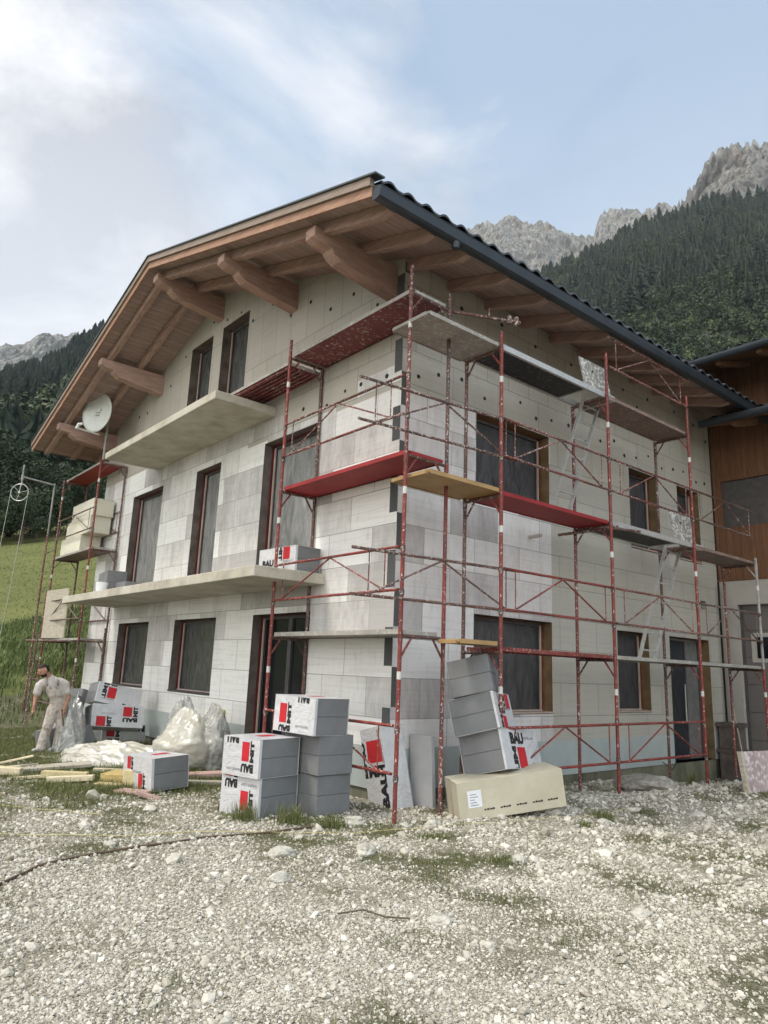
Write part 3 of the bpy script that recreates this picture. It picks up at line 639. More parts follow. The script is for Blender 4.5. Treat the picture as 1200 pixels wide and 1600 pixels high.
# front door with a row of small lights and a grey side panel
h0, h1, z0, z1 = SW['S3']
r = MB(); D = .24
for y in (h0+.004, h1-.004): r.quad((-.004, y, z0), (-D, y, z0), (-D, y, z1-.004), (-.004, y, z1-.004))
r.quad((-.004, h0, z1-.004), (-D, h0, z1-.004), (-D, h1, z1-.004), (-.004, h1, z1-.004)); r.quad((-.001, h0, z0), (-D, h0, z0), (-D, h1, z0), (-.001, h1, z0))
dr = r.build('front_door', M['reveal_side'], house)
MB().box(-D-.05, -D+.01, h0+.03, h0+.95, z0+.01, z1-.05).build('door_leaf', simple('door_leaf', (.03, .034, .04), .4), dr)
MB().box(-D-.05, -D+.02, h0+.96, h0+1.0, z0+.01, z1-.05).box(-D-.05, -D+.02, h1-.06, h1-.01, z0+.01, z1-.05).build('frame', M['frame_dark'], dr)
MB().box(-D-.05, -D, h0+1.0, h1-.06, z0+.01, z1-.05).build('side_panel', simple('door_side', (.17, .17, .17), .5), dr)
for k in range(5):
    zc = z0+.42+.40*k; b = MB()
    for (ya, yb, za, zb) in ((.16, .40, -.14, -.115), (.16, .40, .115, .14), (.16, .185, -.115, .115), (.375, .40, -.115, .115)): b.box(-D+.011, -D+.022, h0+ya, h0+yb, zc+za, zc+zb)
    b.build('door_light', M['alu'], dr)
MB().tube((-D+.06, h0+.85, z0+.7), (-D+.06, h0+.85, z0+1.4), .014).build('handle', M['alu'], dr)

# balconies
MB().box(-10.03, -1.55, -1.187, -.001, 2.775, 2.927).build('balcony', M['slab'], house, bevel=.008)['label'] = 'lower concrete balcony slab with yellowish edge'
MB().box(-8.39, -3.28, -1.166, -.001, 5.815, 5.96).build('balcony', M['slab'], house, bevel=.008)['label'] = 'upper concrete balcony slab'
# purlins with stepped noses
for px_ in (-.27, -2.93, -5.79, -8.62, -11.35):
    zt = Zp(px_)+.02; a = .11
    prof = [(-1.46, zt), (-1.46, zt-.14), (-1.36, zt-.19), (-1.18, zt-.21), (-1.14, zt-.27), (-1.02, zt-.34), (-.55, zt-.41), (0.0, zt-.47), (.28, zt-.47), (.28, zt)]
    MB().prism([(px_-a, y, z) for y, z in prof], (2*a, 0, 0)).build('purlin', M['beam_y'], house, bevel=.006)
# rafters and boarding
RY = [-1.26, -.58, .08, .90, 1.72, 2.54, 3.36, 4.20, 5.03, 5.86, 6.69, 7.42]
for y in RY:
    MB().prism([(-5.83, y-.055, Zp(-5.83)), (-5.83, y-.055, Zs(-5.83)-.003), (1.17, y-.055, Zs(1.17)-.003), (1.17, y-.055, Zs(1.17)-.10), (.98, y-.055, Zp(.98)), ], (0, .11, 0)).build('rafter', M['beam_x'], house, bevel=.005)
    if y < .5: MB().prism([(-5.80, y-.055, Zp(-5.80)), (-5.80, y-.055, Zs(-5.80)-.003), (-12.92, y-.055, Zs(-12.92)-.003), (-12.92, y-.055, Zs(-12.92)-.10), (-12.74, y-.055, Zp(-12.74))], (0, .11, 0)).build('rafter', M['beam_x'], house, bevel=.005)
ER, EL_, YF, YE = 1.215, -12.99, -1.57, 9.35
for x0, x1 in ((-5.81, ER), (EL_, -5.81)):
    MB().hexa([(x0, YF, Zs(x0)), (x1, YF, Zs(x1)), (x1, YE, Zs(x1)), (x0, YE, Zs(x0)), (x0, YF, Zs(x0)+.03), (x1, YF, Zs(x1)+.03), (x1, YE, Zs(x1)+.03), (x0, YE, Zs(x0)+.03)]).build('roof_boarding', M['soffit'], house)
    ya = YF
    def strip(dz0, dz1, y0, y1, mat, nm, xx0=x0, xx1=x1):
        MB().hexa([(xx0, y0, Zs(xx0)+dz0), (xx1, y0, Zs(xx1)+dz0), (xx1, y1, Zs(xx1)+dz0), (xx0, y1, Zs(xx0)+dz0), (xx0, y0, Zs(xx0)+dz1), (xx1, y0, Zs(xx1)+dz1), (xx1, y1, Zs(xx1)+dz1), (xx0, y1, Zs(xx0)+dz1)]).build(nm, M[mat], house)
    strip(-.075, .052, YF-.035, YF-.002, 'verge', 'verge_board'); strip(.056, .165, YF-.070, YF-.002, 'verge_grey', 'verge_board')
    strip(.169, .192, YF-.095, YF+.05, 'edge_metal', 'verge_flashing', x0, x1+(.13 if x1 > 0 else 0))
# eave fascia, gutter, tiles
MB().box(ER, ER+.010, YF, YE, Zs(ER)-.10, Zs(ER)+.085).build('fascia_board', M['beam_x'], house)
b = MB(); prof = []
zg = Zs(ER); prof = [(ER+.012, zg+.06), (ER+.012, zg-.115), (ER+.025, zg-.135), (ER+.105, zg-.135), (ER+.135, zg-.115), (ER+.155, zg-.02), (ER+.155, zg-.0)]
P2 = prof+[(x+(-.008 if x > ER+.06 else .008), z+.006) for x, z in reversed(prof)]
b.prism([(x, YF-.02, z) for x, z in P2], (0, YE-YF, 0)); b.tube((ER+.152, YF-.02, zg+.003), (ER+.152, YE-.02, zg+.003), .010, 6)
b.prism([(x, YF-.026, z) for x, z in prof], (0, .006, 0))
g_ = b.build('gutter', M['gutter'], house); MB().tube((ER+.08, -.30, zg-.21), (ER+.08, -.30, zg-.13), .045, 12, .06).build('outlet', M['gutter'], g_)
m = MB()
def tiles(x_hi, x_lo, y0, y1, zf, drop=.0, name='roof_tiles', parent=house, step=.34, per=.30):
    n = int(abs(x_lo-x_hi)/step); ys_ = np.arange(y0, y1, per/8); V = []; F = []
    sg = 1 if x_lo > x_hi else -1; rows = []
    for k in range(n+1):
        xa = x_hi+sg*k*step; xb = min(xa+sg*(step+.03), x_lo, key=lambda q: sg*q) 
        for (x, dz) in ((xa, 0.0), (xb, .022), (xb, -.008)): rows.append((x, dz))
    for x, dz in rows:
        for y in ys_:
            ph = ((y/per) % 1); wv = .055*max(0, math.sin(math.pi*min(1, ph/.62)))**.8 if ph < .62 else 0
            V.append((x, y, zf(x)+dz+wv))
    m_ = len(ys_)
    for r_ in range(len(rows)-1):
        for c_ in range(m_-1): F.append((r_*m_+c_, r_*m_+c_+1, (r_+1)*m_+c_+1, (r_+1)*m_+c_))
    return V, F
for xh, xl in ((-5.81, ER+.105), (-5.81, EL_-.07)):
    V, F = tiles(xh, xl, YF+.02, YE, lambda x: Zt(x)-.065)
    o = np_mesh('roof_tiles', np.array(V)-np.array(house.location), F, M['tile'], k=4, parent=house)
MB().tube((-5.81, YF, Zt(-5.81)-.02), (-5.81, YE, Zt(-5.81)-.02), .075, 10).build('ridge_cap', M['tile'], house)
MB().tube((EL_-.09, YF-.02, Zs(EL_)+.05), (EL_-.09, YE, Zs(EL_)+.05), .06, 10).build('gutter', M['gutter'], house)

# ------------------------------------------------------------------ annex on the right
ann = thing('annex_building', (3, 10, 0), 'timber clad annex with garage and dark tiled roof joining the house at the right', 'house')
b = MB(); y = 8.965
X0, X1 = .035, 9.0
def rect(b, x0, x1, z0, z1, y): b.quad((x0, y, z0), (x1, y, z0), (x1, y, z1), (x0, y, z1))
rect(b, X0, .20, 3.69, 7.12, y); rect(b, 2.3, X1, 3.69, 7.12, y); rect(b, .20, 2.3, 3.69, 4.79, y); rect(b, .20, 2.3, 5.80, 7.12, y)
for (p, q) in (((.20, 4.79), (2.3, 4.79)), ((.20, 5.80), (2.3, 5.80)), ((.20, 4.79), (.20, 5.80)), ((2.3, 4.79), (2.3, 5.80))): b.quad((p[0], y, p[1]), (q[0], y, q[1]), (q[0], y+.14, q[1]), (p[0], y+.14, p[1]))
b.box(X0, X1, y, y+.05, 3.66, 3.688)
b.build('cladding', M['clad'], ann)
wn = MB().box(.205, .27, y+.09, y+.14, 4.8, 5.795).box(2.23, 2.295, y+.09, y+.14, 4.8, 5.795).box(.27, 2.23, y+.09, y+.14, 4.8, 4.86).box(.27, 2.23, y+.09, y+.14, 5.735, 5.795).box(1.2, 1.26, y+.09, y+.14, 4.86, 5.735).build('window', M['frame_dark'], ann)
MB().box(.27, 2.23, y+.125, y+.13, 4.86, 5.735).build('pane', M['glass_dark'], wn)
b = MB(); rect(b, X0, .37, -.6, 3.66, y+.01); rect(b, .37, X1, 3.17, 3.66, y+.01); rect(b, 5.2, X1, -.6, 3.17, y+.01)
b.quad((.37, y+.01, -.6), (.37, y+.2, -.6), (.37, y+.2, 3.17), (.37, y+.01, 3.17)); b.quad((.37, y+.01, 3.17), (5.2, y+.01, 3.17), (5.2, y+.2, 3.17), (.37, y+.2, 3.17))
b.build('wall', M['white_paint'], ann)
b = MB()
for k in range(7): b.box(.42, 5.19, y+.15, y+.19, -.55+.535*k, -.55+.535*k+.525)
gd = b.build('garage_door', M['garage'], ann)
b = MB(); b.box(.55, 2.3, y+.135, y+.149, 2.02, 2.60); b.build('window_frame', M['white_paint'], gd); MB().box(.66, 2.2, y+.125, y+.134, 2.10, 2.52).build('pane', M['glass_dark'], gd)
MB().box(.375, .42, y+.1, y+.16, -.55, 3.165).build('frame', M['frame_dark'], ann)
MB().box(-.3, 9, y+.06, y+.1, 3.7, 7.1).box(-.3, 9, y+.22, y+.3, -.6, 3.7).build('inner_wall', M['frame_dark'], ann)
MB().tube((.17, 8.86, -.2), (.17, 8.86, 3.62), .04, 10).build('downpipe', M['white_paint'], ann)
def annex_roof(y0, z0, xa, xb, depth, sl, nm='roof'):
    rb = MB().hexa([(xa, y0, z0-.10), (xb, y0, z0-.10), (xb, y0+depth, z0-.10+sl*depth), (xa, y0+depth, z0-.10+sl*depth), (xa, y0, z0-.06), (xb, y0, z0-.06), (xb, y0+depth, z0-.06+sl*depth), (xa, y0+depth, z0-.06+sl*depth)]).build('roof_boarding', M['soffit2'], ann)
    x = xa+.55
    while x < xb:
        MB().prism([(x, y0+.06, z0-.17), (x, y0+.06, z0-.103), (x, y0+depth, z0-.103+sl*depth), (x, y0+depth, z0-.24+sl*depth), (x, y0+.25, z0-.24+sl*.25)], (.10, 0, 0)).build('rafter', M['beam_y2'], ann)
        x += .8
    g = MB(); pr = [(y0-.01-.075*(1-math.cos(t_))*1.0, z0-.01-.13*math.sin(t_)) for t_ in [math.pi*k/8 for k in range(9)]]
    g.prism([(xa-.02, yy, zz) for yy, zz in pr], (xb-xa, 0, 0)); g.build('gutter', M['gutter'], ann)
    V = []; F = []; xs_ = np.arange(xa, xb, .30/8); rows = []
    for k in range(int(depth/.34)+1): ya_ = y0-.06+.34*k; rows += [(ya_+.0, .022), (ya_+.34, 0)]
    for yy, dz in rows:
        for x in xs_:
            ph = (x/.30) % 1; V.append((x, yy, z0+.02+sl*(yy-y0)+dz+(.05*math.sin(math.pi*ph/.62) if ph < .62 else 0)))
    m_ = len(xs_)
    for r_ in range(len(rows)-1):
        for c_ in range(m_-1): F.append((r_*m_+c_, r_*m_+c_+1, (r_+1)*m_+c_+1, (r_+1)*m_+c_))
    np_mesh('roof_tiles', np.array(V)-np.array(ann.location), F, M['tile'], k=4, parent=ann)
M['soffit2'] = wood('soffit_annex', (.24, .14, .085), .8, (12, 1, 12), .135, 0); M['beam_y2'] = wood('beam_annex', (.25, .145, .085), .75, (9, 1, 9))
annex_roof(7.84, 6.80, .42, 9.0, 1.5, .30); annex_roof(7.84, 8.16, -1.4, 9.0, 6.0, .30)
MB().box(-1.3, 9, 9.36, 9.5, 7.1, 8.5).build('upper_wall', M['clad'], ann)

# ------------------------------------------------------------------ scaffolds
def frame(parent, po, pi, z0, z1, mo='red_tube', mi='red_tube2', band=True, top=0, topi=None):
    """one scaffold frame: two standards, the transom the decks lie on and its two knee braces"""
    topi = top if topi is None else topi
    po = Vector((*po, 0)); pi = Vector((*pi, 0)); f = empty('frame'); f.parent = parent; f.location = po+Vector((0, 0, z0))-Vector(parent.location)
    up = lambda p, z: (p.x, p.y, z)
    MB().tube(up(po, z0), up(po, z1+top), .0245, 10).tube(up(po, z1-.10), up(po, z1+.0), .0285, 10).build('pole', M[mo], f)
    MB().tube(up(pi, z0), up(pi, z1+topi), .0245, 10).tube(up(pi, z1-.10), up(pi, z1+.0), .0285, 10).build('pole', M[mi], f)
    d = (pi-po).normalized(); q = po+d*.025; r = pi-d*.025
    MB().tube(up(q, z1-.02), up(r, z1-.02), .022, 8).build('transom', M['rust_tube'], f)
    a1 = po+d*.17; a2 = pi-d*.17
    MB().tube(up(q, z1-.24), up(a1, z1-.035), .014, 6).build('knee_brace', M[mo], f); MB().tube(up(r, z1-.24), up(a2, z1-.035), .014, 6).build('knee_brace', M[mi], f)
    if band: MB().tube(up(po, z1-.50), up(po, z1-.415), .0258, 10).build('paint_band', M['white_band'], f)
    b = MB(); n = Vector((d.y, -d.x, 0))
    for zz in (z0+.47, z0+.98): 
        if zz < z1-.1: MB().tube(up(po-n*.0, zz-.03), up(po, zz+.03), .031, 8).build('coupler', M['rust_tube'], f)
def guard(parent, p0, p1, z, m='red_tube2', r=.016):
    """side panel: two rails, a wide V between them and two short uprights"""
    p0, p1 = Vector((*p0, z)), Vector((*p1, z)); U = Vector((0, 0, 1)); L_ = p1-p0
    b = MB(); b.tube(p0+U*1.0, p1+U*1.0, r+.002); b.tube(p0+U*.5, p1+U*.5, r+.002)
    mid = p0+L_*.5+U*.99; b.tube(p0+L_*.09+U*.51, mid, r*.75, 6); b.tube(mid, p1-L_*.09+U*.51, r*.75, 6)
    b.tube(p0+L_*.09+U*.5, p0+L_*.09+U*1.0, r*.5, 5); b.tube(p1-L_*.09+U*.5, p1-L_*.09+U*1.0, r*.5, 5)
    return b.build('guard_rail', M[m], parent)
KX, SX, SI, GX = .845, 1.194, .57, -1.90
GYo, GYi = -.64, -.035
S1, S2, S3 = 1.87, 3.82, 5.815; T1, T2, T3 = 2.0, 4.13, 6.25
scf = thing('scaffold', (.845, -.62, 0), 'tall red tubular scaffold wrapping the near corner of the house', 'scaffold')
for (za, zb, mo, mi) in ((.0, T1, 'red_tube', 'red_tube2'), (T1, T2, 'red_tube', 'red_tube'), (T2, T3, 'red_tube2', 'rust_tube')):
    frame(scf, (KX, GYo+.02), (KX, .06), za if za else gz(KX, GYo)-.02, zb, mo, mi if za else 'red_tube2', top=.36 if zb == T3 else 0, topi=.22 if zb == T3 else 0)
    frame(scf, (GX, GYo), (GX, GYi), za if za else -.02, zb, 'red_tube', 'rust_tube' if za else 'rust_tube', band=za > 0 or True, top=.28 if zb == T3 else 0, topi=0)
    guard(scf, (GX+.02, GYo-.03), (KX-.04, GYo-.01), za, 'red_tube' if za < 3 else 'red_tube2')
for i, y in enumerate((.69, 3.14, 5.64, 8.02)):
    lv = [(gz(SX, y)-.02, S1), (S1, S2)]+([(S2, S3)] if i < 3 else [])
    for k, (za, zb) in enumerate(lv):
        frame(scf, (SX, y), (SI, y), za, zb, ('red_tube' if (i in (1, 2) or k) else 'red_tube2') if i < 3 else 'grey_tube' if k else 'red_tube', 'red_tube2' if i % 2 else 'rust_tube', top={0: .22, 1: .72, 2: .72}.get(i, 0) if zb == S3 else (.12 if i == 3 and k else 0), topi=0)
for z in (S1, S2): guard(scf, (SX-.23, -1.45), (SX+.01, 1.02), z, 'rust_tube')
ys4 = (.69, 3.14, 5.64, 8.02)
for k in range(3):
    for j, z in enumerate((0, S1, S2, S3)):
        if j == 0 and k == 2: continue
        if j == 3 and k != 1: continue
        guard(scf, (SX+.03, ys4[k]+.02), (SX+.03, ys4[k+1]-.03), z+(0 if j else -.02), 'red_tube' if (j == 0 or (k == 0 and j == 1)) else ('red_tube2' if k < 2 else 'rust_tube'))
MB().tube((KX+.02, .10, 6.23), (SX+.10, .95, 6.22), .022).tube((SX-.05, .50, 6.2), (SX-.05, .50, 6.32), .012, 6).tube((SX+.04, .80, 6.17), (SX+.04, .80, 6.28), .034, 8).tube((SX+.08, .90, 6.17), (SX+.08, .90, 6.28), .034, 8).build('coupler_tube', M['rust_tube'], scf)
MB().tube((SX-.8, 2.95, S2-.10), (SX+.02, 3.30, S2-.02), .024).tube((SX-.02, 3.0, S2-.07), (SX+.02, 3.9, S2+.0), .02).build('coupler_tube', M['rust_tube'], scf)
MB().tube((.03, 2.72, S2-.12), (.25, 2.72, S2-.12), .03, 8).build('wall_tie', M['white_paint'], scf)

sc2 = thing('scaffold', (-13.2, -.62, 0), 'weathered red scaffold tower at the far left end of the gable, stacked with cream packs', 'scaffold')
for (za, zb) in ((-.1, T1), (T1, T2), (T2, T3)):
    frame(sc2, (-10.28, GYo), (-10.22, -.05), za, zb, 'red_tube' if za > 1 else 'rust_tube', 'rust_tube', top=.05 if zb == T3 else 0, topi=0)
    frame(sc2, (-13.15, GYo), (-13.05, -.05), za+.1*(za < 0), zb, 'red_tube2', 'rust_tube', top=.06 if zb == T3 else 0)
    guard(sc2, (-13.12, GYo-.03), (-10.31, GYo-.03), za if za > 0 else 0, 'rust_tube')
    if za > 1: guard(sc2, (-13.05, -.03), (-10.25, -.03), za, 'rust_tube')
MB().tube((-13.85, -.70, .2), (-13.85, -.70, 4.9), .026).build('pole', M['red_tube2'], sc2); MB().tube((-13.85, -.70, 4.9), (-13.85, -.70, 6.33), .024).build('pole', M['grey_tube'], sc2)
for z in (1.0, 1.5, 3.0, 4.35): MB().tube((-13.85, -.70, z), (-13.1, -.66, z+.03), .015).build('rail', M['rust_tube'], sc2)
MB().tube((-11.6, -1.2, 0), (-11.55, -1.2, 2.15), .024).build('pole', M['rust_tube'], sc2)
MB().tube((-12.9, -1.1, 1.98), (-9.75, -.25, 1.98), .026).tube((-9.72, -.25, .9), (-9.72, -.25, 2.28), .026).tube((-9.78, -.25, 1.75), (-9.98, -.29, 1.97), .014, 6).build('rail', M['rust_tube'], sc2)

def plank(name, x0, x1, y0, y1, z, mat, label, group='planks lying on the scaffold', th=.045, rot=None, loose=None, cat='scaffold plank'):
    t = thing(name, ((x0+x1)/2, (y0+y1)/2, z), label, cat, group)
    hx, hy = (x1-x0)/2, (y1-y0)/2
    MB().box(-hx, hx, -hy, hy, .012, th).build('board', M[mat], t, local=True, bevel=.004)
    b = MB()
    if hx > hy:
        for s in (-1, 1): b.box(s*hx-.02, s*hx+.02, -hy+.03, hy-.03, -.004, th-.006)
        for s in (-1, 1): b.box(-hx+.02, hx-.02, s*(hy+.004)-.004, s*(hy+.004)+.004, 0, th+.006)
    else:
        for s in (-1, 1): b.box(-hx+.03, hx-.03, s*hy-.02, s*hy+.02, -.004, th-.006)
        for s in (-1, 1): b.box(s*(hx+.004)-.004, s*(hx+.004)+.004, -hy+.02, hy-.02, 0, th+.006)
    b.build('edge_rail', M[loose or mat], t, local=True)
    return t
plank('scaffold_plank', GX+.02, KX-.02, -.60, -.02, T1, 'deck_grey', 'pale plaster-splashed plank at the lowest level of the gable scaffold', th=.05)
plank('scaffold_plank', GX+.02, KX+.0, -.60, .0, T2, 'deck_red', 'bright red plank at the middle level of the gable scaffold')
plank('scaffold_plank', GX+.02, KX+.0, -.60, .0, T3, 'deck_dark', 'dull red paint-spattered plank at the top of the near corner', loose='deck_grey')
t = plank('scaffold_plank', -4.45, GX-.02, -.64, -.06, T3-.12, 'deck_red', 'ribbed red steel plank bridging from the upper balcony to the scaffold', loose='deck_grey')
b = MB()
for k in range(7): b.box(-1.25, 1.25, -.27+.084*k, -.27+.084*k+.045, -.035, .011)
b.build('rib', M['deck_dark'], t, local=True)
plank('scaffold_plank', KX-.02, SX-.02, -.02, .66, S1+.06, 'deck_yellow', 'short yellow board filling the gap at the corner, lowest level')
plank('scaffold_plank', .50, SX-.02, -.55, .70, S2+.02, 'deck_yellow', 'yellow-brown plank turning the near corner at the middle level')
plank('scaffold_plank', .50, SX-.02, -.62, .66, S3+.0, 'deck_grey', 'wide light grey plank turning the near corner at the top level')
plank('scaffold_plank', .60, SX-.03, .72, 3.12, S1, 'deck_red', 'red-edged plank across the large ground floor window', loose='red_tube')
plank('scaffold_plank', .60, SX-.03, 3.16, 5.62, S1, 'deck_grey', 'grey plank under the first ladder at the lowest side level')
plank('scaffold_plank', .60, SX-.03, 5.66, 8.0, S1, 'deck_grey', 'grey plank over the front door at the lowest side level')
plank('scaffold_plank', .60, SX-.03, .72, 3.12, S2, 'deck_red', 'bright red plank below the large upper window')
plank('scaffold_plank', .60, SX-.03, 5.66, 8.0, S2, 'deck_brown', 'brown plank at the far end of the middle side level')
plank('scaffold_plank', .60, SX-.03, 3.16, 5.62, S3, 'deck_brown', 'brown plank under the eave at the top far bay')
def hatch(y0, y1, z, ya, label, lab2):
    """aluminium deck with a ladder hatch; its speckled lid stands open"""
    t = thing('hatch_deck', (.88, (y0+y1)/2, z), label, 'scaffold plank', 'aluminium decks with ladder hatches')
    MB().box(.62, 1.15, y0, ya, z+.01, z+.05).build('board', M['deck_black'], t)
    MB().box(.60, .64, y0, y1, z-.005, z+.075).box(1.13, 1.17, y0, y1, z-.005, z+.075).box(.64, 1.13, y1-.04, y1, z, z+.05).box(.64, 1.13, ya, ya+.03, z, z+.05).build('side_rail', M['alu'], t)
    l = MB().obox((1.10, ya+.06, z+.07), (0, .70, 0), (-.02, 0, .003), (-.10, 0, .53)).build('hatch_lid', M['plaster_board'], t); l['label'] = lab2
    MB().tube((1.04, ya+.34, z+.42), (1.052, ya+.34, z+.42), .015).build('finger_hole', M['dark_hole'], l)
hatch(.72, 3.40, S3, 2.66, 'aluminium deck with open ladder hatch above the large upper window', 'speckled lid standing open')
hatch(3.16, 6.0, S2, 5.16, 'aluminium deck with open ladder hatch at the middle side level', 'pale speckled lid standing open')
def ladder(p0, p1, wdt, label):
    p0, p1 = Vector(p0), Vector(p1); t = thing('ladder', p0, label, 'ladder', 'aluminium ladders inside the scaffold')
    d = p1-p0; s = Vector((0, 1, 0))*wdt
    for q in (0, 1): MB().obox(p0+s*q+Vector((-.03, -.011, 0)), (.06, 0, 0), (0, .022, 0), d).build('side_rail', M['alu'], t)
    n = 7
    for k in range(n): c = p0+d*((k+.5)/n); MB().tube(c, c+s, .014, 6).build('rung', M['alu'], t)
ladder((.62, 2.43, S2+.06), (.80, 3.12, S3+.12), .42, 'aluminium ladder leaning up to the hatch under the eave')
ladder((.62, 4.75, S1+.06), (.80, 5.46, S2+.10), .48, 'aluminium ladder rising to the hatch above the front door')
plank('scaffold_plank', -13.1, -10.3, -.60, -.06, T3, 'deck_red', 'red plank topping the far left scaffold tower', loose='deck_grey')
plank('scaffold_plank', -13.1, -10.2, -.62, -.06, T2, 'deck_brown', 'brown plank carrying the cream packs on the far left tower', loose='deck_grey')
plank('scaffold_plank', -13.9, -10.3, -.60, -.10, T1, 'deck_grey', 'grey plank at the lowest level of the far left tower')
t = thing('board', (-13.0, -.70, T1), 'tall grey-brown board standing upright on the far left tower', 'board'); MB().obox((-13.05, -.72, T1+.06), (1.45, .12, 0), (0, .025, 0), (-.05, 0, 1.22)).build('panel', M['grey_plank'], t)
MB().obox((-13.09, -.74, T1+.06), (.045, 0, 0), (0, .05, 0), (-.05, 0, 1.24)).build('edge_strip', M['red_tube2'], t)

# dish, pulley
t = thing('satellite_dish', (-10.2, -.62, 6.3), 'round pale satellite dish on a mast at the left end of the upper balcony', 'satellite dish')
MB().tube((-10.22, -.62, 6.3), (-10.22, -.62, 7.5), .028, 10).build('mast', M['grey_tube'], t)
nrm = Vector((.42, -.90, -.02)).normalized(); cen = Vector((-10.2, -.86, 7.42)); ax = nrm.cross(Vector((0, 0, 1))).normalized(); ay = ax.cross(nrm)*-1
b = MB(); n = 32; rings = [(0, 0), (.15, .006), (.3, .025), (.42, .052), (.50, .075)]
V = []; F = []
for side in (0, .014):
    for r_, dz in rings[1:]:
        for k in range(n): a = 2*math.pi*k/n; V.append(cen+(ax*math.cos(a)*r_*.94+ay*math.sin(a)*r_)+nrm*(dz-side))
    V.append(cen+nrm*(-side))
for s_ in (0, 1):
    o = s_*(4*n+1)
    for k in range(n): F.append((o+4*n, o+k, o+(k+1) % n))
    for j in range(3):
        for k in range(n): F.append((o+j*n+k, o+j*n+(k+1) % n, o+(j+1)*n+(k+1) % n, o+(j+1)*n+k))
for k in range(n): F.append((3*n+k, 3*n+(k+1) % n, 4*n+1+3*n+(k+1) % n, 4*n+1+3*n+k))
b.add(V, F); dish = b.build('reflector', M['dish'], t, smooth=True)
MB().tube(cen-ay*-.0-nrm*.02, cen-nrm*.22+Vector((0, 0, -.12)), .05, 8).build('bracket', M['grey_tube'], t)
low = cen-ay*.50 if (cen-ay*.5).z < cen.z else cen+ay*.50
lnb = low+nrm*.50+Vector((-.10, -.06, -.02))
MB().tube(low+Vector((0, .05, -.03)), lnb, .020, 8).build('arm', M['dish'], t); MB().tube(lnb+Vector((0, 0, -.02)), lnb+Vector((0, .04, .11)), .032, 8).tube(lnb+Vector((.01, .02, .09)), lnb+Vector((.06, .11, .12)), .040, 8, .03).build('receiver_head', M['dish'], t)
b = MB(); 
def onD(u, v): return cen+ax*u+ay*v+nrm*(.004+.3*(u*u+v*v))
sg = 1 if (cen+ay).z > cen.z else -1; sx_ = 1 if (cen+ax).x > cen.x else -1
for (u, v, w_) in ((-.02, .00, .16), (-.04, -.07, .14)):
    for k in range(5): b.quad(*[onD(sx_*(u+w_*(k/5-.5)+q*.022)*1.0, sg*(v+s*.035)) for q, s in ((0, 0), (1, 0), (1, 1), (0, 1))])
b.add([onD(sx_*.03, sg*.05), onD(sx_*.09, sg*.05), onD(sx_*.06, sg*.13)], [(0, 1, 2)])
b.build('lettering', M['ink_grey'], t)
t = thing('hoist_pulley', (-13.85, -.7, 6.2), 'rope hoist wheel hanging from a bracket beside the far left scaffold', 'pulley')
wc = Vector((-13.9, -1.55, 5.92))
MB().tube((-13.85, -.70, 6.28), (-13.9, -1.50, 6.36), .022).build('arm', M['grey_tube'], t)
MB().tube((-13.9, -1.53, 6.10), (-13.9, -1.53, 6.70), .022).tube((-13.9, -1.53, 6.27), (-13.9, -1.53, 6.42), .035).build('bracket', M['grey_tube'], t)
b = MB(); wx = Vector((.62, .78, 0)).normalized(); Rw = .235
b.path([wc+wx*Rw*math.cos(q)+Vector((0, 0, Rw*math.sin(q))) for q in [2*math.pi*k/28 for k in range(29)]], .013, 6)
for k in range(3): q = 2*math.pi*k/3+.3; b.tube(wc, wc+wx*Rw*math.cos(q)+Vector((0, 0, Rw*math.sin(q))), .007, 5)
b.tube(wc-Vector((.78, -.62, 0))*.03, wc+Vector((.78, -.62, 0))*.03, .03); b.tube(wc, wc+Vector((0, 0, .2)), .012); b.build('wheel', M['alu'], t)
for s in (-1, 1): MB().path([wc+wx*Rw*s, wc+wx*(Rw*s-.12)+Vector((0, 0, -3)), wc+wx*(Rw*s-.33)+Vector((0, 0, -5.9))], .008, 5).build('rope', M['rope'], t)

# ------------------------------------------------------------------ lettering
_tc = {}
def text2d(s, bold=.065):
    if (s, bold) in _tc: return _tc[(s, bold)]
    cu = bpy.data.curves.new('t', 'FONT'); cu.body = s; cu.offset = bold; cu.resolution_u = 2; cu.space_character = 1.0
    o = bpy.data.objects.new('t', cu); col.objects.link(o); bpy.context.view_layer.update()
    me = bpy.data.meshes.new_from_object(o.evaluated_get(bpy.context.evaluated_depsgraph_get()))
    vs = [(v.co.x, v.co.y) for v in me.vertices]; fs = [tuple(p.vertices) for p in me.polygons]
    bpy.data.objects.remove(o); bpy.data.meshes.remove(me); bpy.data.curves.remove(cu)
    x0 = min(v[0] for v in vs); x1 = max(v[0] for v in vs); y0 = min(v[1] for v in vs); y1 = max(v[1] for v in vs)
    vs = [((x-x0)/(x1-x0), (y-y0)/(y1-y0)) for x, y in vs]
    _tc[(s, bold)] = (vs, fs); return vs, fs
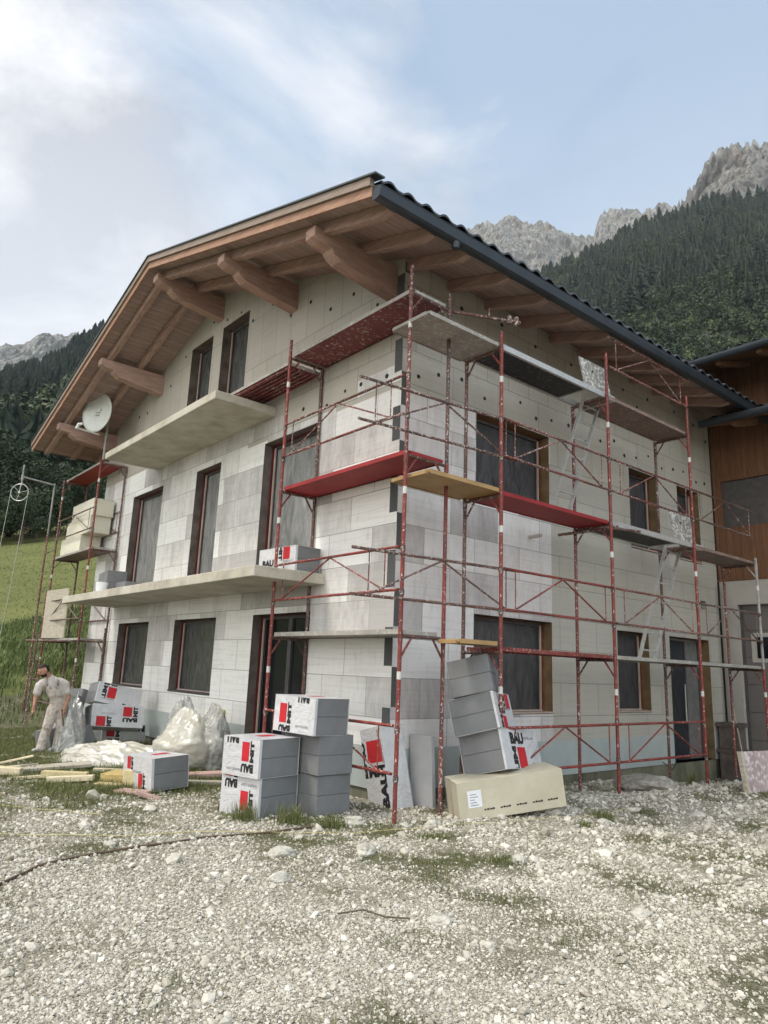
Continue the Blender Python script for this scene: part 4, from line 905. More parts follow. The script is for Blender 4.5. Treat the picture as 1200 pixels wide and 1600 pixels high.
def put2d(items, W, H, O, S, T_, name, mat, parent, off=.0025):
    """items: (verts2d, faces) in face coordinates; clipped to the face and laid just over it"""
    S, T_ = Vector(S), Vector(T_); Nn = S.cross(T_).normalized(); bm = bmesh.new()
    for vs, fs in items:
        bv = [bm.verts.new((x, y, 0)) for x, y in vs]
        for f in fs:
            try: bm.faces.new([bv[i] for i in f])
            except ValueError: pass
    for co, no in (((0.004, 0, 0), (-1, 0, 0)), ((W-.004, 0, 0), (1, 0, 0)), ((0, .004, 0), (0, -1, 0)), ((0, H-.004, 0), (0, 1, 0))):
        bmesh.ops.bisect_plane(bm, geom=bm.verts[:]+bm.edges[:]+bm.faces[:], plane_co=co, plane_no=no, clear_outer=True)
    if not bm.faces: bm.free(); return
    me = bpy.data.meshes.new(name); base = Vector(O)
    q = parent; offp = Vector((0, 0, 0))
    while q is not None: offp += Vector(q.location); q = q.parent
    for v in bm.verts: v.co = base+S*v.co.x+T_*v.co.y+Nn*off-offp
    bm.to_mesh(me); bm.free(); me.materials.append(mat); o = bpy.data.objects.new(name, me); col.objects.link(o); o.parent = parent; return o
def logo_items(cx, cy, s, rot, ax_=.74):
    c, sn = math.cos(R(rot)), math.sin(R(rot))
    tr = lambda pts: [(cx+s*ax_*(x*c-y*sn), cy+s*(x*sn+y*c)) for x, y in pts]
    blk = []; red = []
    vs, fs = text2d('BAU'); blk.append((tr([(-.42+x*.86, .20+y*.30) for x, y in vs]), fs))
    vs, fs = text2d('MIT'); blk.append((tr([(-.42+y*.27, .15-x*.72) for x, y in vs]), fs))
    red.append((tr([(-.08, -.52), (.44, -.52), (.44, .13), (-.08, .13)]), [(0, 1, 2, 3)]))
    return blk, red
def printed_face(parent, W, H, O, S, T_, logos, web=None):
    B, Rr = [], []
    for l in logos: b_, r_ = logo_items(*l); B += b_; Rr += r_
    put2d(B, W, H, O, S, T_, 'lettering', M['ink'], parent); put2d(Rr, W, H, O, S, T_, 'red_square', M['ink_red'], parent, .0018)
    if web:
        wx_, wy_, ws, wr = web; c, sn = math.cos(R(wr)), math.sin(R(wr)); vs, fs = text2d('baumit.com', .0)
        put2d([([(wx_+ws*(x*c-y*.16*sn), wy_+ws*(x*sn+y*.16*c)) for x, y in vs], fs)], W, H, O, S, T_, 'lettering', M['ink_grey'], parent)
def axes(a, t, s):
    Q = (Matrix.Rotation(R(a), 3, 'Z') @ Matrix.Rotation(R(t), 3, 'X') @ Matrix.Rotation(R(s), 3, 'Y'))
    return -Vector(Q.col[0]), Vector(Q.col[1]), Vector(Q.col[2])
def pack(name, Nn, ang, dims, label, white='W', logos=((.3, .2, .3, 180),), web=None, top=True, group='foil-wrapped packs of grey insulation boards', n=2, cat='insulation pack', body='pack_grey', wrap='pack_white'):
    """pack of boards: grey core with a printed foil sleeve. white: which face carries the foil (W = face towards L, D = face towards R)"""
    u, v, h = axes(*ang); Nn = Vector(Nn); W, D, H = dims
    cen = Nn+u*W/2+v*D/2
    t = thing(name, (cen.x, cen.y, Nn.z), label, cat, group)
    e = .006
    for k in range(n):       # the boards, each a hair out of line
        j = rnd.uniform(-.004, .004); MB().obox(Nn+u*e+v*e+h*(H/n*k+.0015)+(v if white == 'W' else u)*j, u*(W-2*e), v*(D-2*e), h*(H/n-.003)).build('board', M[body], t, bevel=.004)
    if wrap:
        b = MB(); th = .0035
        if white == 'W':
            b.obox(Nn-v*.000, u*W, v*th, h*H); b.obox(Nn+v*(D-th), u*W, v*th, h*H)
            b.obox(Nn+h*(H-.001), u*W, v*D, h*th); b.obox(Nn-h*.003, u*W, v*D, h*th)
            # foil folded a little round the ends
            b.obox(Nn-u*.001, u*-.002, v*.035, h*H)
            O, S = Nn+u*W, -u; fw = W
        else:
            b.obox(Nn, u*th, v*D, h*H); b.obox(Nn+u*(W-th), u*th, v*D, h*H); b.obox(Nn+h*(H-.001), u*W, v*D, h*th); b.obox(Nn-h*.003, u*W, v*D, h*th)
            b.obox(Nn-v*.002, u*.03, v*.002, h*H)
            O, S = Nn, v; fw = D
        b.build('foil_sleeve', M[wrap], t)
        if logos: printed_face(t, fw, H, O, S, h, logos, web)
        if top and logos: put2d(logo_items(fw*.55, (D if white == 'W' else W)*.5, .34, 180)[1], fw, (D if white == 'W' else W), (O+h*(H+.003)), S, (v if white == 'W' else u), 'red_square', M['ink_red'], t)
    return t
PK = 'insulation_pack'
pack(PK, (-.02, -1.79, .01), (13, 0, 0), (.60, .60, .395), 'foil-wrapped grey pack standing on the ground, lower of the two nearest stacked packs', logos=((.16, .42, .31, 180), (.42, .09, .31, 180)), web=(.56, .33, .24, 180), top=False)
pack(PK, (.00, -1.83, .41), (11, 0, 0), (.60, .60, .40), 'foil-wrapped pack with black and red print on top of the nearest stack', logos=((.16, .49, .31, 180), (.42, .20, .31, 180)), web=(.32, .08, .24, 180))
pack(PK, (.17, -1.17, .0), (4, 0, 0), (.70, .50, .42), 'dark grey pack at the bottom of the rear stack behind the two nearest packs', logos=(), top=False, wrap=None)
pack(PK, (.19, -1.19, .425), (1, 0, 0), (.70, .50, .425), 'dark grey pack in the middle of the rear stack behind the two nearest packs', logos=(), top=False, wrap=None)
pack(PK, (.22, -1.30, .857), (6, -1, 1), (.72, .52, .40), 'printed pack topping the rear stack in front of the patio door', logos=((.52, .49, .31, 180), (.21, .14, .33, 180)), web=(.62, .09, .22, 180))
pack(PK, (-1.98, -2.14, .02), (6, 3, -2), (.74, .52, .385), 'single white-topped pack standing alone in the grass with red and black print', logos=((.19, .26, .24, 180), (.50, .05, .27, 180)), web=(.48, .22, .22, 180))
pack(PK, (-1.61, -.50, 2.94), (3.4, 0, 0), (.92, .46, .36), 'pack lying on the right end of the lower balcony', logos=((.24, .02, .34, 0, 1.), (.64, .34, .32, 0, 1.)), web=(.62, .13, .24, 0), top=False)
# leaning stack of three on the cream pack
beige_u, beige_v, beige_h = axes(-29.9, 8.3, 1.0)
t = pack('insulation_pack', (1.17, .06, .0), (-29.9, 8.3, 1.0), (.5, 1.25, .40), 'long cream insulation pack lying tilted on the rubble with a white label', 'D', logos=(), n=1, body='pack_cream', wrap='pack_cream', group='cream insulation packs')
O = Vector((1.17, .06, .0)); 
put2d([([(.11, .13), (.27, .13), (.27, .31), (.11, .31)], [(0, 1, 2, 3)])], 1.25, .40, O, beige_v, beige_h, 'paper_label', M['paper'], t)
put2d([([(.135+.0*k, .15+.028*k), (.23-.02*(k % 3), .15+.028*k), (.23-.02*(k % 3), .158+.028*k), (.135, .158+.028*k)], [(0, 1, 2, 3)]) for k in range(5)], 1.25, .40, O, beige_v, beige_h, 'lettering', M['ink_grey'], t, .004)
put2d([([(x0+dx, .085), (x0+dx+.026, .085), (x0+dx+.026, .10+.004*(k % 2)), (x0+dx, .10+.004*(k % 2))], [(0, 1, 2, 3)]) for x0 in (.33, .52, .71, .90, 1.08) for k, dx in enumerate((-.045, -.012, .02, .05))], 1.25, .40, O, beige_v, beige_h, 'lettering', M['ink'], t)
pack(PK, (1.40, .575, .56), (12.6, -4.1, -15), (.58, .92, .445), 'tilted grey pack resting on the cream pack, lowest of the leaning stack', 'D', logos=((.36, .18, .46, 0, .85), (.80, -.13, .38, 0, .85)), web=(.52, .33, .28, 0), top=False, group='packs in the leaning stack')
pack(PK, (1.31, .55, 1.005), (22, -5.5, -15.5), (.58, .60, .42), 'middle pack of the leaning stack with a sliver of red print', 'D', logos=((.20, .10, .34, 0), (.42, .42, .34, 0)), web=(.32, .22, .2, 0), top=False, group='packs in the leaning stack')
pack(PK, (1.22, .54, 1.42), (25, -9, -14), (.53, .42, .44), 'topmost grey pack of the leaning stack beside the ground floor window', 'D', logos=(), top=False, wrap=None, group='packs in the leaning stack')
t = pack(PK, (.22, -.12, -.02), (-5, 4.0, -12), (.46, .33, .97), 'tall printed pack leaning on end against the house corner behind the scaffold pole', 'W', logos=((.17, .60, .50, 90, 1.), (.56, .24, .50, 90, 1.)), web=(.36, .93, .42, -82), top=False, n=1, body='pack_white')
MB().obox((.10, .30, -.1), (.34, .05, 0), (0, .05, .0), (-.08, .02, .92)).build('loose_board', simple('grey_white_board', (.36, .36, .37), .7, .1, 3), None)
o = bpy.data.objects['loose_board']; o.name = 'insulation_board'; tag(o, 'grey insulation board leaning on the side wall behind the tall printed pack', 'insulation board')
# heap at the left
pack(PK, (-6.08-1.38, -1.36+.5, .03), (0, -2, -10), (.55, 1.05, .34), 'half-buried printed pack at the bottom of the left heap under the sheeting', 'D', logos=((.22, .16, .40, 180), (.72, .40, .40, 180)), top=False, group='packs in the heap below the left window')
pack(PK, (-6.725, -1.342, .406), (-2.8, -3.5, -12), (.5, .95, .40), 'printed pack with upside-down lettering in the middle of the left heap', 'D', logos=((.70, .23, .27, 180, 1.2), (.22, .04, .27, 180, 1.2)), web=(.42, .25, .26, 180), top=False, group='packs in the heap below the left window')
pack(PK, (-6.92, -1.26, .84), (0, -12, -8), (.5, .86, .36), 'tilted printed pack on top of the left heap', 'D', logos=((.22, .26, .31, 0, 1.), (.68, -.10, .31, 0, 1.2)), web=(.34, .09, .24, 180), top=False, group='packs in the heap below the left window')
t = thing('insulation_board', (-7.2, -1.3, .3), 'bare grey insulation boards leaning behind the left heap of packs', 'insulation board', 'loose grey boards by the left heap')
MB().obox((-7.15, -1.42, .40), (-.62, -.16, -.02), (.03, -.10, .03), (.16, .05, .62)).build('board', M['pack_grey'], t, bevel=.004); MB().obox((-7.0, -1.52, .42), (-.55, -.10, -.10), (.03, -.10, .03), (.10, .05, .48)).build('board', M['pack_grey'], t, bevel=.004)
pack(PK, (-6.72, -1.98, .0), (40, 6, -8), (.30, .45, .36), 'dark grey pack standing in the grass behind the man', 'D', logos=(), wrap=None, top=False, group='packs around the man')
pack(PK, (-7.05, -1.62, .02), (62, -6, 10), (.42, .30, .38), 'printed pack lying aslant in the grass behind the man', 'W', logos=((.12, .14, .26, 70),), top=False, group='packs around the man')
pack('insulation_pack', (-6.35, -1.62, .0), (30, 25, -10), (.50, .45, .30), 'open grey pack spilling from the left heap beside the man', 'D', logos=(), wrap=None, top=False, group='packs around the man')
# cream packs on the far left tower, grey ones on the balcony end
def cream(p, dims, label):
    t = pack('insulation_pack', p, (0, 0, 0), dims, label, 'W', logos=(), n=1, body='pack_cream2', wrap='pack_cream2', group='cream packs on the far left scaffold', top=False)
    u, v, h = axes(0, 0, 0); W, D, H = dims
    put2d([([(x0, .05), (x0+.05, .05), (x0+.05, .068), (x0, .068)], [(0, 1, 2, 3)]) for x0 in (.35, .52, .69, .86, 1.03)], W, H, Vector(p)+u*W, -u, h, 'lettering', M['ink_grey'], t)
    put2d([([(x0, H-.03), (x0+.04, H-.03), (x0+.04, H-.018), (x0, H-.018)], [(0, 1, 2, 3)]) for x0 in (.38, .55, .72, .89)], W, H, Vector(p)+u*W, -u, h, 'lettering', M['ink_grey'], t)
cream((-11.25, -.60, T2+.045), (1.55, .50, .42), 'cream pack at the bottom of the pile on the far left tower')
cream((-10.75, -.58, T2+.47), (1.80, .50, .42), 'cream pack in the middle of the pile on the far left tower')
cream((-10.70, -.56, T2+.895), (1.60, .50, .42), 'cream pack on top of the pile on the far left tower')
pack(PK, (-8.5, -.78, 2.94), (-8, 0, 0), (.95, .42, .52), 'dark grey bare pack at the left end of the lower balcony', 'W', logos=(), wrap=None, top=False, group='bare packs on the lower balcony')
pack(PK, (-7.9, -.60, 2.94), (0, 0, 0), (.60, .35, .26), 'small dark pack by the left balcony door', 'W', logos=(), wrap=None, top=False, group='bare packs on the lower balcony')
t = thing('bucket', (-8.75, -1.0, 2.935), 'small white tub in front of the grey pack on the lower balcony', 'bucket'); MB().tube((-8.3, -.93, 2.935), (-8.3, -.93, 3.16), .10, 14, .125).build('tub', M['paper'], t)
t = thing('board', (-6.1, -.5, 2.93), 'small grey board leaning in the second balcony door', 'board'); MB().obox((-6.0, -.30, 2.935), (.5, -.12, 0), (0, .03, 0), (.03, .10, .22)).build('panel', M['pack_grey'], t)

# ------------------------------------------------------------------ plastic sheeting
def crumple(name, cx, cy, rx, ry, h, label, mat, seed, n=56, rot=0, flat=False, cat='plastic sheet', group=None):
    V = []; F = []; c_, s_ = math.cos(R(rot)), math.sin(R(rot))
    for i in range(n+1):
        for j in range(n+1):
            u = i/n*2-1; v = j/n*2-1; r = math.sqrt(u*u+v*v); q = max(0, 1-r**2.4) if not flat else max(0, 1-r*r)
            n_ = mnoise.noise(Vector((u*2.3+seed, v*2.3, 1))); f = abs(mnoise.noise(Vector((u*5+seed, v*4, 2+n_)))); f2 = abs(mnoise.noise(Vector((u*13, v*11, seed))))
            k = 1+.25*mnoise.noise(Vector((u*1.6, v*1.6, seed*2)))
            x = u*rx*k; y = v*ry*k; z = h*(q**.55)*(.72+.55*n_+.35*(.5-f))+ .10*h*f2*(q > 0)
            if not flat and q > 0: x += .12*rx*mnoise.noise(Vector((u*4, v*4, seed+5))); y += .12*ry*mnoise.noise(Vector((u*4, v*4, seed+9)))
            X = cx+x*c_-y*s_; Y = cy+x*s_+y*c_; V.append((X, Y, gz(X, Y)+.01+max(0, z)+.015*f2))
    for i in range(n):
        for j in range(n):
            a = i*(n+1)+j; F.append((a, a+1, a+n+2, a+n+1))
    o = np_mesh(name, np.array(V), F, M[mat], k=4, smooth=True); tag(o, label, cat, group)
    return o
def sack(name, cx, cy, rx, ry, h, label, mat, seed):
    bm = bmesh.new(); bmesh.ops.create_icosphere(bm, subdivisions=5, radius=1)
    for v in bm.verts:
        p = v.co.copy(); a = math.atan2(p.y, p.x); zz = (p.z+1)/2
        wdt = (1-zz**3.5)**.45*(.98-.20*zz) if zz > .5 else min(1, .80+zz*.55)
        n_ = mnoise.noise(Vector((p.x*1.7+seed, p.y*1.7, p.z*1.4))); f = abs(mnoise.noise(Vector((p.x*3.6, p.y*3.6+seed, p.z*2.2+n_*2)))*.7); g2 = abs(mnoise.noise(Vector((p.x*8, p.y*8+seed, p.z*5+n_*3)))); g3 = abs(mnoise.noise(Vector((p.x*17, p.y*17+seed, p.z*13))))
        fo = abs(math.sin(a*5+3*n_+seed))**1.5; k = wdt*(1+.12*n_-.10*f-.035*g2-.07*fo*zz); hh = zz*(1+.14*math.sin(a*2+seed)*zz+.10*n_-.12*f*zz-.03*g2)
        v.co = Vector((cx+math.cos(a)*rx*k, cy+math.sin(a)*ry*k, gz(cx, cy)+.01+max(0, hh)*h))
    me = bpy.data.meshes.new(name); bm.to_mesh(me); bm.free(); me.materials.append(M[mat]); me.polygons.foreach_set('use_smooth', [True]*len(me.polygons)); o = bpy.data.objects.new(name, me); col.objects.link(o); tag(o, label, 'plastic sack'); return o
sack('plastic_sack', -3.95, -.78, .66, .50, .80, 'bulging translucent sack of waste in front of the gable wall', 'sheet', 1.3)
sack('plastic_sack', -4.50, -.62, .42, .34, .92, 'crumpled clear foil rising behind the big waste sack', 'clear', 4.1)
sack('plastic_sack', -3.60, -.52, .40, .30, .84, 'shiny clear foil bunched up on the right of the waste sack', 'clear', 7.7)
crumple('plastic_sheet', -5.15, -1.35, 1.25, .55, .27, 'cream plastic sheeting spread over the grass below the left heap', 'sheet', 2.2, rot=30)
crumple('plastic_sheet', -4.9, -1.75, .8, .45, .14, 'flat dull sheeting trailing towards the offcuts', 'sheet', 3.9, rot=20, flat=True)
b = []
o = crumple('plastic_sheet', -6.55, -1.72, .42, .26, .85, 'grey foil hanging off the left heap beside the man', 'clear', 6.1, rot=-30)

# ------------------------------------------------------------------ offcuts and small things on the ground
def offcut(x, y, l, w_, t_, rz, mat, label, ry=0, rx=0, z=None, name='wood_offcut', cat='wood offcut'):
    o = thing(name, (x, y, (gz(x, y) if z is None else z)+.01), label, cat, 'offcuts scattered in the grass'); o.rotation_euler = (R(rx), R(ry), R(rz))
    MB().hexa([(-l/2, -w_/2, 0), (l/2, -w_/2*.96, 0), (l/2*.97, w_/2, 0), (-l/2, w_/2, 0), (-l/2, -w_/2, t_), (l/2, -w_/2*.96, t_), (l/2*.97, w_/2, t_), (-l/2, w_/2, t_)]).build('piece', M[mat], o, local=True, bevel=.006)
    return o
offcut(-4.35, -2.62, 1.05, .34, .05, 72, 'grey_plank', 'long pale board lying crosswise in the grass, largest of the offcuts', ry=-4)
offcut(-4.75, -2.95, .42, .30, .05, 20, 'grey_plank', 'short grey board under the thin batten', ry=-8)
offcut(-4.85, -3.05, .62, .035, .03, 55, 'pale_wood', 'thin white batten propped on the grey board', ry=-14, z=.08)
offcut(-4.7, -3.35, .75, .12, .07, 38, 'offcut', 'squared timber at the left edge of the offcuts')
offcut(-4.3, -3.35, .70, .10, .10, 43, 'pale_wood', 'bright squared timber near the left frame edge')
offcut(-3.75, -3.05, .62, .035, .04, 58, 'pale_wood', 'slim bright lath in front of the big board', ry=-5)
offcut(-3.45, -2.72, .62, .11, .09, 48, 'offcut', 'brown squared piece in front of the big board')
offcut(-3.20, -2.72, .60, .11, .07, 52, 'pale_wood', 'fresh cut pale piece nearest the gravel', ry=-4)
offcut(-2.93, -2.08, .56, .40, .11, 44, 'osb', 'thick yellowish panel offcut, left of the single pack')
offcut(-3.75, -2.02, .45, .06, .05, 50, 'pale_wood', 'pale stick behind the yellowish panel')
offcut(-2.52, -2.13, .24, .20, .19, 28, 'offcut', 'chunky timber block touching the single pack')
offcut(-2.62, -1.86, .30, .12, .22, 30, 'pale_wood', 'upright pale block behind the chunky one')
offcut(-2.05, -2.34, .42, .22, .03, 35, 'pink_plank', 'pinkish board end under the single pack')
offcut(-1.70, -2.30, .30, .10, .05, 60, 'pink_plank', 'small reddish scrap in front of the single pack', ry=18)
offcut(-2.65, -2.42, .35, .14, .03, 40, 'offcut', 'flat scrap half hidden in the grass')
offcut(-2.9, -.95, 1.30, .26, .06, 62, 'pink_plank', 'reddish plank behind the single pack', ry=-3, name='plank', cat='plank')
offcut(-2.2, -1.15, .8, .10, .05, 55, 'grey_plank', 'grey batten below the reddish plank')
offcut(-2.45, -3.85, .26, .10, .08, 40, 'osb', 'dark timber end at the left frame edge')
t = thing('plank', (2.7, 4.1, .05), 'broad plaster-stained shuttering board leaning at the right edge', 'board')
pn = Vector((2.50, 4.13, .05)); u, v, h = axes(-8, 0, -8)
MB().obox(pn, u*.035, v*1.25, h*.66).build('panel', deck('stained_board', (.40, .31, .31), .09, (.62, .56, .55)), t, bevel=.004); MB().obox(pn+u*-.012-v*.012, u*.058, v*.05, h*.665).build('edge_strip', M['grey_plank'], t)
t = thing('tarp', (1.2, 6.4, -.1), 'dark blue tarp lying on the rubble beside the front door', 'tarp')
o = crumple('sheet', 2.0, 6.3, .75, .42, .10, None, 'tarp', 9.3, 30, 40, True); o.parent = t; o.location = -Vector(t.location); 
for k_ in ('category', 'group', 'label'):
    if k_ in o: del o[k_]
t = thing('crate', (.32, 8.62, -.25), 'two dark crates stacked in the corner beside the garage', 'crate')
MB().box(.08, .52, 8.45, 8.85, -.26, .34).box(.05, .56, 8.42, 8.88, .28, .345).build('crate_body', M['reveal_dark'], t); MB().box(.08, .44, 8.48, 8.82, .35, .82).box(.04, .48, 8.45, 8.86, .76, .84).build('crate_body', M['reveal_dark'], t)
t = thing('batten', (.6, 8.3, 0), 'thin grey batten leaning over the dark crates', 'batten'); MB().tube((.62, 8.35, -.1), (.30, 8.55, 1.45), .012).build('stick', M['grey_plank'], t)
t = thing('batten', (2.2, 6.5, 0), 'orange wooden handle sticking out behind the stained board', 'tool handle'); MB().tube((1.55, 7.3, -.05), (2.15, 6.7, .13), .022).build('stick', M['verge'], t)
t = thing('power_plug', (-4.25, -.03, .75), 'yellow plug box with a coiled black cable on the gable wall', 'plug')
MB().box(-4.33, -4.22, -.12, -.004, .66, .84).build('socket_box', M['yellow'], t, bevel=.015)
pts = [(-4.27+.17*math.sin(q*1.0)*(1-.02*q), -.05-.012*q, .42+.22*math.cos(q)) for q in [k*.35 for k in range(46)]]
MB().path(pts, .010, 6).build('cable', M['black_rubber'], t)
def onground(pts, dz=.015):
    res = []
    for (x0, y0), (x1, y1) in zip(pts[:-1], pts[1:]):
        n = max(2, int(math.hypot(x1-x0, y1-y0)/.12))
        for k in range(n): x = x0+(x1-x0)*k/n; y = y0+(y1-y0)*k/n; res.append((x+.02*nz_(x, y, 3, 2), y+.02*nz_(x, y, 3, 7), gz(x, y)+dz))
    return res
tag(MB().path(onground([(-1.9, -5.6), (-.65, -4.12), (.06, -3.2), (.53, -2.12), (.85, -1.59), (1.1, -.81), (1.55, .2), (1.95, 1.5), (1.9, 2.4)], .014), .003, 5).build('marking_line', M['yellow']), 'thin yellow line running over the gravel past the packs', 'string')
tag(MB().path(onground([(-2.9, -4.4), (-1.5, -3.5), (-.9, -3.0)], .012), .0035, 5).build('marking_line', M['yellow']), 'second faint yellow line at the left over the weeds', 'string')
tag(MB().path(onground([(1.25, -4.85), (1.0, -4.48), (.68, -4.14), (.52, -3.65), (.56, -2.81), (.60, -2.15), (.62, -1.5), (.60, -.92)], .012), .010, 6).build('hose', M['cable']), 'brown hose snaking across the gravel from the lower left to the packs', 'hose')
tag(MB().path([(2.9, -2.9, gz(2.9, -2.9)+.03), (2.98, -2.75, gz(3, -2.75)+.05), (3.12, -2.68, gz(3.1, -2.7)+.03), (3.22, -2.55, gz(3.2, -2.5)+.02)], .006, 5).build('twig', M['bark']), 'dark twig lying on the gravel in the foreground', 'twig')
tag(MB().path([(-.06, 6.95, 1.9), (.03, 6.98, 1.7), (.02, 6.9, 1.4), (.05, 7.0, 1.0), (.03, 6.85, .7), (.06, 6.95, .3), (.1, 6.6, .05), (.08, 6.3, .2)], .008, 5).build('cable', M['black_rubber']), 'black cable hanging down the wall beside the front door', 'cable')
# stones one can pick out
def rock(name, x, y, s, label, mat='white_rock', seed=0, group='larger white stones lying in the gravel', sink=.35, cat='stone'):
    bm = bmesh.new(); bmesh.ops.create_icosphere(bm, subdivisions=3, radius=1); z0 = gz(x, y)
    for v in bm.verts:
        p = v.co; k = 1+.35*mnoise.noise(p*1.3+Vector((seed, 0, 0)))+.13*mnoise.noise(p*3.5+Vector((seed, 2, 0)))
        q = Vector((p.x*k*s[0], p.y*k*s[1], p.z*k*s[2])); a = seed*1.7; v.co = Vector((x+q.x*math.cos(a)-q.y*math.sin(a), y+q.x*math.sin(a)+q.y*math.cos(a), z0+q.z+s[2]*(1-2*sink)))
    me = bpy.data.meshes.new(name); bm.to_mesh(me); bm.free(); me.materials.append(M[mat]); o = bpy.data.objects.new(name, me); col.objects.link(o); return tag(o, label, cat, group)
rock('boulder', 1.12, 4.05, (.50, .26, .20), 'big grey boulder lying in front of the side wall between the poles', 'boulder', 2, None, .4, 'boulder')
for i, (x, y, s, lb) in enumerate([(.62, -.98, .13, 'angular white stone at the foot of the tall leaning pack'), (1.02, -.62, .07, 'white stone right of the front scaffold pole'), (1.18, -.38, .10, 'lumpy white stone heap between the two corner poles'),
        (1.62, 1.10, .10, 'white stone touching the right end of the cream pack'), (.30, -3.45, .07, 'white stone lying beside the brown hose'), (1.70, -1.70, .12, 'flat white stone in the middle of the gravel'),
        (2.55, -.65, .09, 'pale stone with grass beside it right of centre'), (1.35, -2.35, .12, 'flat slab of pale stone left of the gravel centre'), (-1.9, -2.75, .07, 'white stone at the grass edge below the offcuts'),
        (1.95, -2.75, .10, 'flat pale stone in the left foreground'), (3.35, -2.4, .08, 'pale rock near the lower edge'), (2.9, 5.2, .16, 'reddish-grey rock below the stained board'), (2.35, 5.9, .18, 'light rock under the tarp edge'), (2.7, 4.9, .12, 'greyish rock at the foot of the stained board'),
        (-1.0, -2.55, .08, 'white stone left of the nearest packs'), (2.15, 1.3, .09, 'white stone in the rubble right of the cream pack'), (2.55, 2.6, .10, 'flat pale slab on the rubble slope'), (4.0, -1.1, .07, 'pale stone in the right foreground')]):
    rock('stone', x, y, (s, s*.75, s*.5), lb, seed=i*1.3+.4)

# ------------------------------------------------------------------ gravel, grass, weeds
def ico():
    bm = bmesh.new(); bmesh.ops.create_icosphere(bm, subdivisions=1, radius=1); V = np.array([v.co[:] for v in bm.verts]); F = np.array([[v.index for v in f.verts] for f in bm.faces]); bm.free(); return V, F
iv, if_ = ico(); stpl = []
for k in range(10):
    v = iv.copy()*(1+rng.uniform(-.30, .30, (len(iv), 1))); v[:, 0] *= rng.uniform(.8, 1.3); v[:, 2] *= rng.uniform(.45, .8); stpl.append(v)
NS = 165000
aa = np.radians(rng.uniform(-95, -6, NS*2)); rr = np.exp(rng.uniform(np.log(3.0), np.log(17.0), NS*2))
px_ = CAM[0]+rr*np.sin(aa); py_ = CAM[1]+rr*np.cos(aa)
Vs = []; Fs = []; Ts = []; o = 0; cnt = 0
for x, y, r_ in zip(px_, py_, rr):
    if cnt >= NS: break
    if (-11.7 < x < -.02 and y > -.02) : continue
    if x > .8 and y > 8.4: continue
    g = green(x, y)
    cl = .5+.9*nz_(x, y, 1.1, 13)+.5*nz_(x, y, 4.5, 3)
    if rng.random() < min(.93, g*1.05): continue
    if rng.random() > .45+.8*cl: continue
    big = rng.random(); s = .0025*r_**.60*math.exp(rng.normal(0, .48))
    if big > .996: s *= 2.6
    if x > 1.0 and y > -.8 and y < 7 and big > .8: s *= 1.5
    s = min(s, .10)
    v = stpl[cnt % 10]*s; a = rng.uniform(0, 6.28); c, sn = math.cos(a), math.sin(a); tl = rng.normal(0, .25, 2)
    q = np.empty_like(v); q[:, 0] = v[:, 0]*c-v[:, 1]*sn+x; q[:, 1] = v[:, 0]*sn+v[:, 1]*c+y; q[:, 2] = v[:, 2]+tl[0]*v[:, 0]+tl[1]*v[:, 1]+gz(x, y)+s*.22
    Vs.append(q); Fs.append(if_+o); o += len(v); Ts.append(np.full(len(v), np.clip(rng.beta(2.2, 1.5), 0, 1))); cnt += 1
tag(np_mesh('gravel', np.concatenate(Vs), np.concatenate(Fs), M['stones'], np.concatenate(Ts)), 'loose pale limestone gravel covering the yard', 'gravel', kind='stuff')
def blades(name, P, H, W_, tint, mat, lean=.5, label='', cat='grass'):
    n = len(P); a = rng.uniform(0, 6.28, n); ln = rng.uniform(.1, 1, n)*lean; d = np.stack([np.cos(a), np.sin(a)], 1); w2 = np.stack([-np.sin(a), np.cos(a)], 1)
    V = np.zeros((n, 5, 3)); 
    V[:, 0, :2] = P[:, :2]-w2*W_[:, None]; V[:, 1, :2] = P[:, :2]+w2*W_[:, None]; V[:, 0, 2] = V[:, 1, 2] = P[:, 2]-.005
    mid = P[:, :2]+d*(ln*H*.35)[:, None]; V[:, 2, :2] = mid+w2*W_[:, None]*.8; V[:, 3, :2] = mid-w2*W_[:, None]*.8; V[:, 2, 2] = V[:, 3, 2] = P[:, 2]+H*.55
    V[:, 4, :2] = P[:, :2]+d*(ln*H)[:, None]; V[:, 4, 2] = P[:, 2]+H*(1-.25*ln)
    idx = (np.arange(n)*5)[:, None]; F = np.concatenate([idx+np.array([[0, 1, 2]]), idx+np.array([[0, 2, 3]]), idx+np.array([[3, 2, 4]])])
    T_ = np.repeat(tint, 5)
    o = np_mesh(name, V.reshape(-1, 3), F, mat, T_); tag(o, label, cat, kind='stuff'); return o
def grass_pts(n, fn, x0, x1, y0, y1):
    out_ = []
    while len(out_) < n:
        x = rng.uniform(x0, x1); y = rng.uniform(y0, y1)
        if rng.random() < fn(x, y): out_.append((x, y, gz(x, y)))
    return out_
def inhouse(x, y): return -11.7 < x < 0 and y > 0
def fA(x, y):
    if inhouse(x, y): return 0
    g = green(x, y); return max(0, g-.30)*1.4*(.35+.8*max(0, .5+nz_(x, y, 2.6, 4)+.6*nz_(x, y, 8, 1)))*(1 if x < -1 else .6)
P = np.array(grass_pts(100000, fA, -11, 4.6, -4.8, 6.5)); H = rng.uniform(.012, .05, len(P))*(1+1.1*(P[:, 0] < -1.5))
blades('grass', P, H, rng.uniform(.0012, .0032, len(P)), np.clip(rng.beta(2.3, 1.9, len(P)), 0, 1), M['grass'], .9, 'short green and straw-coloured grass around the offcuts and the packs')
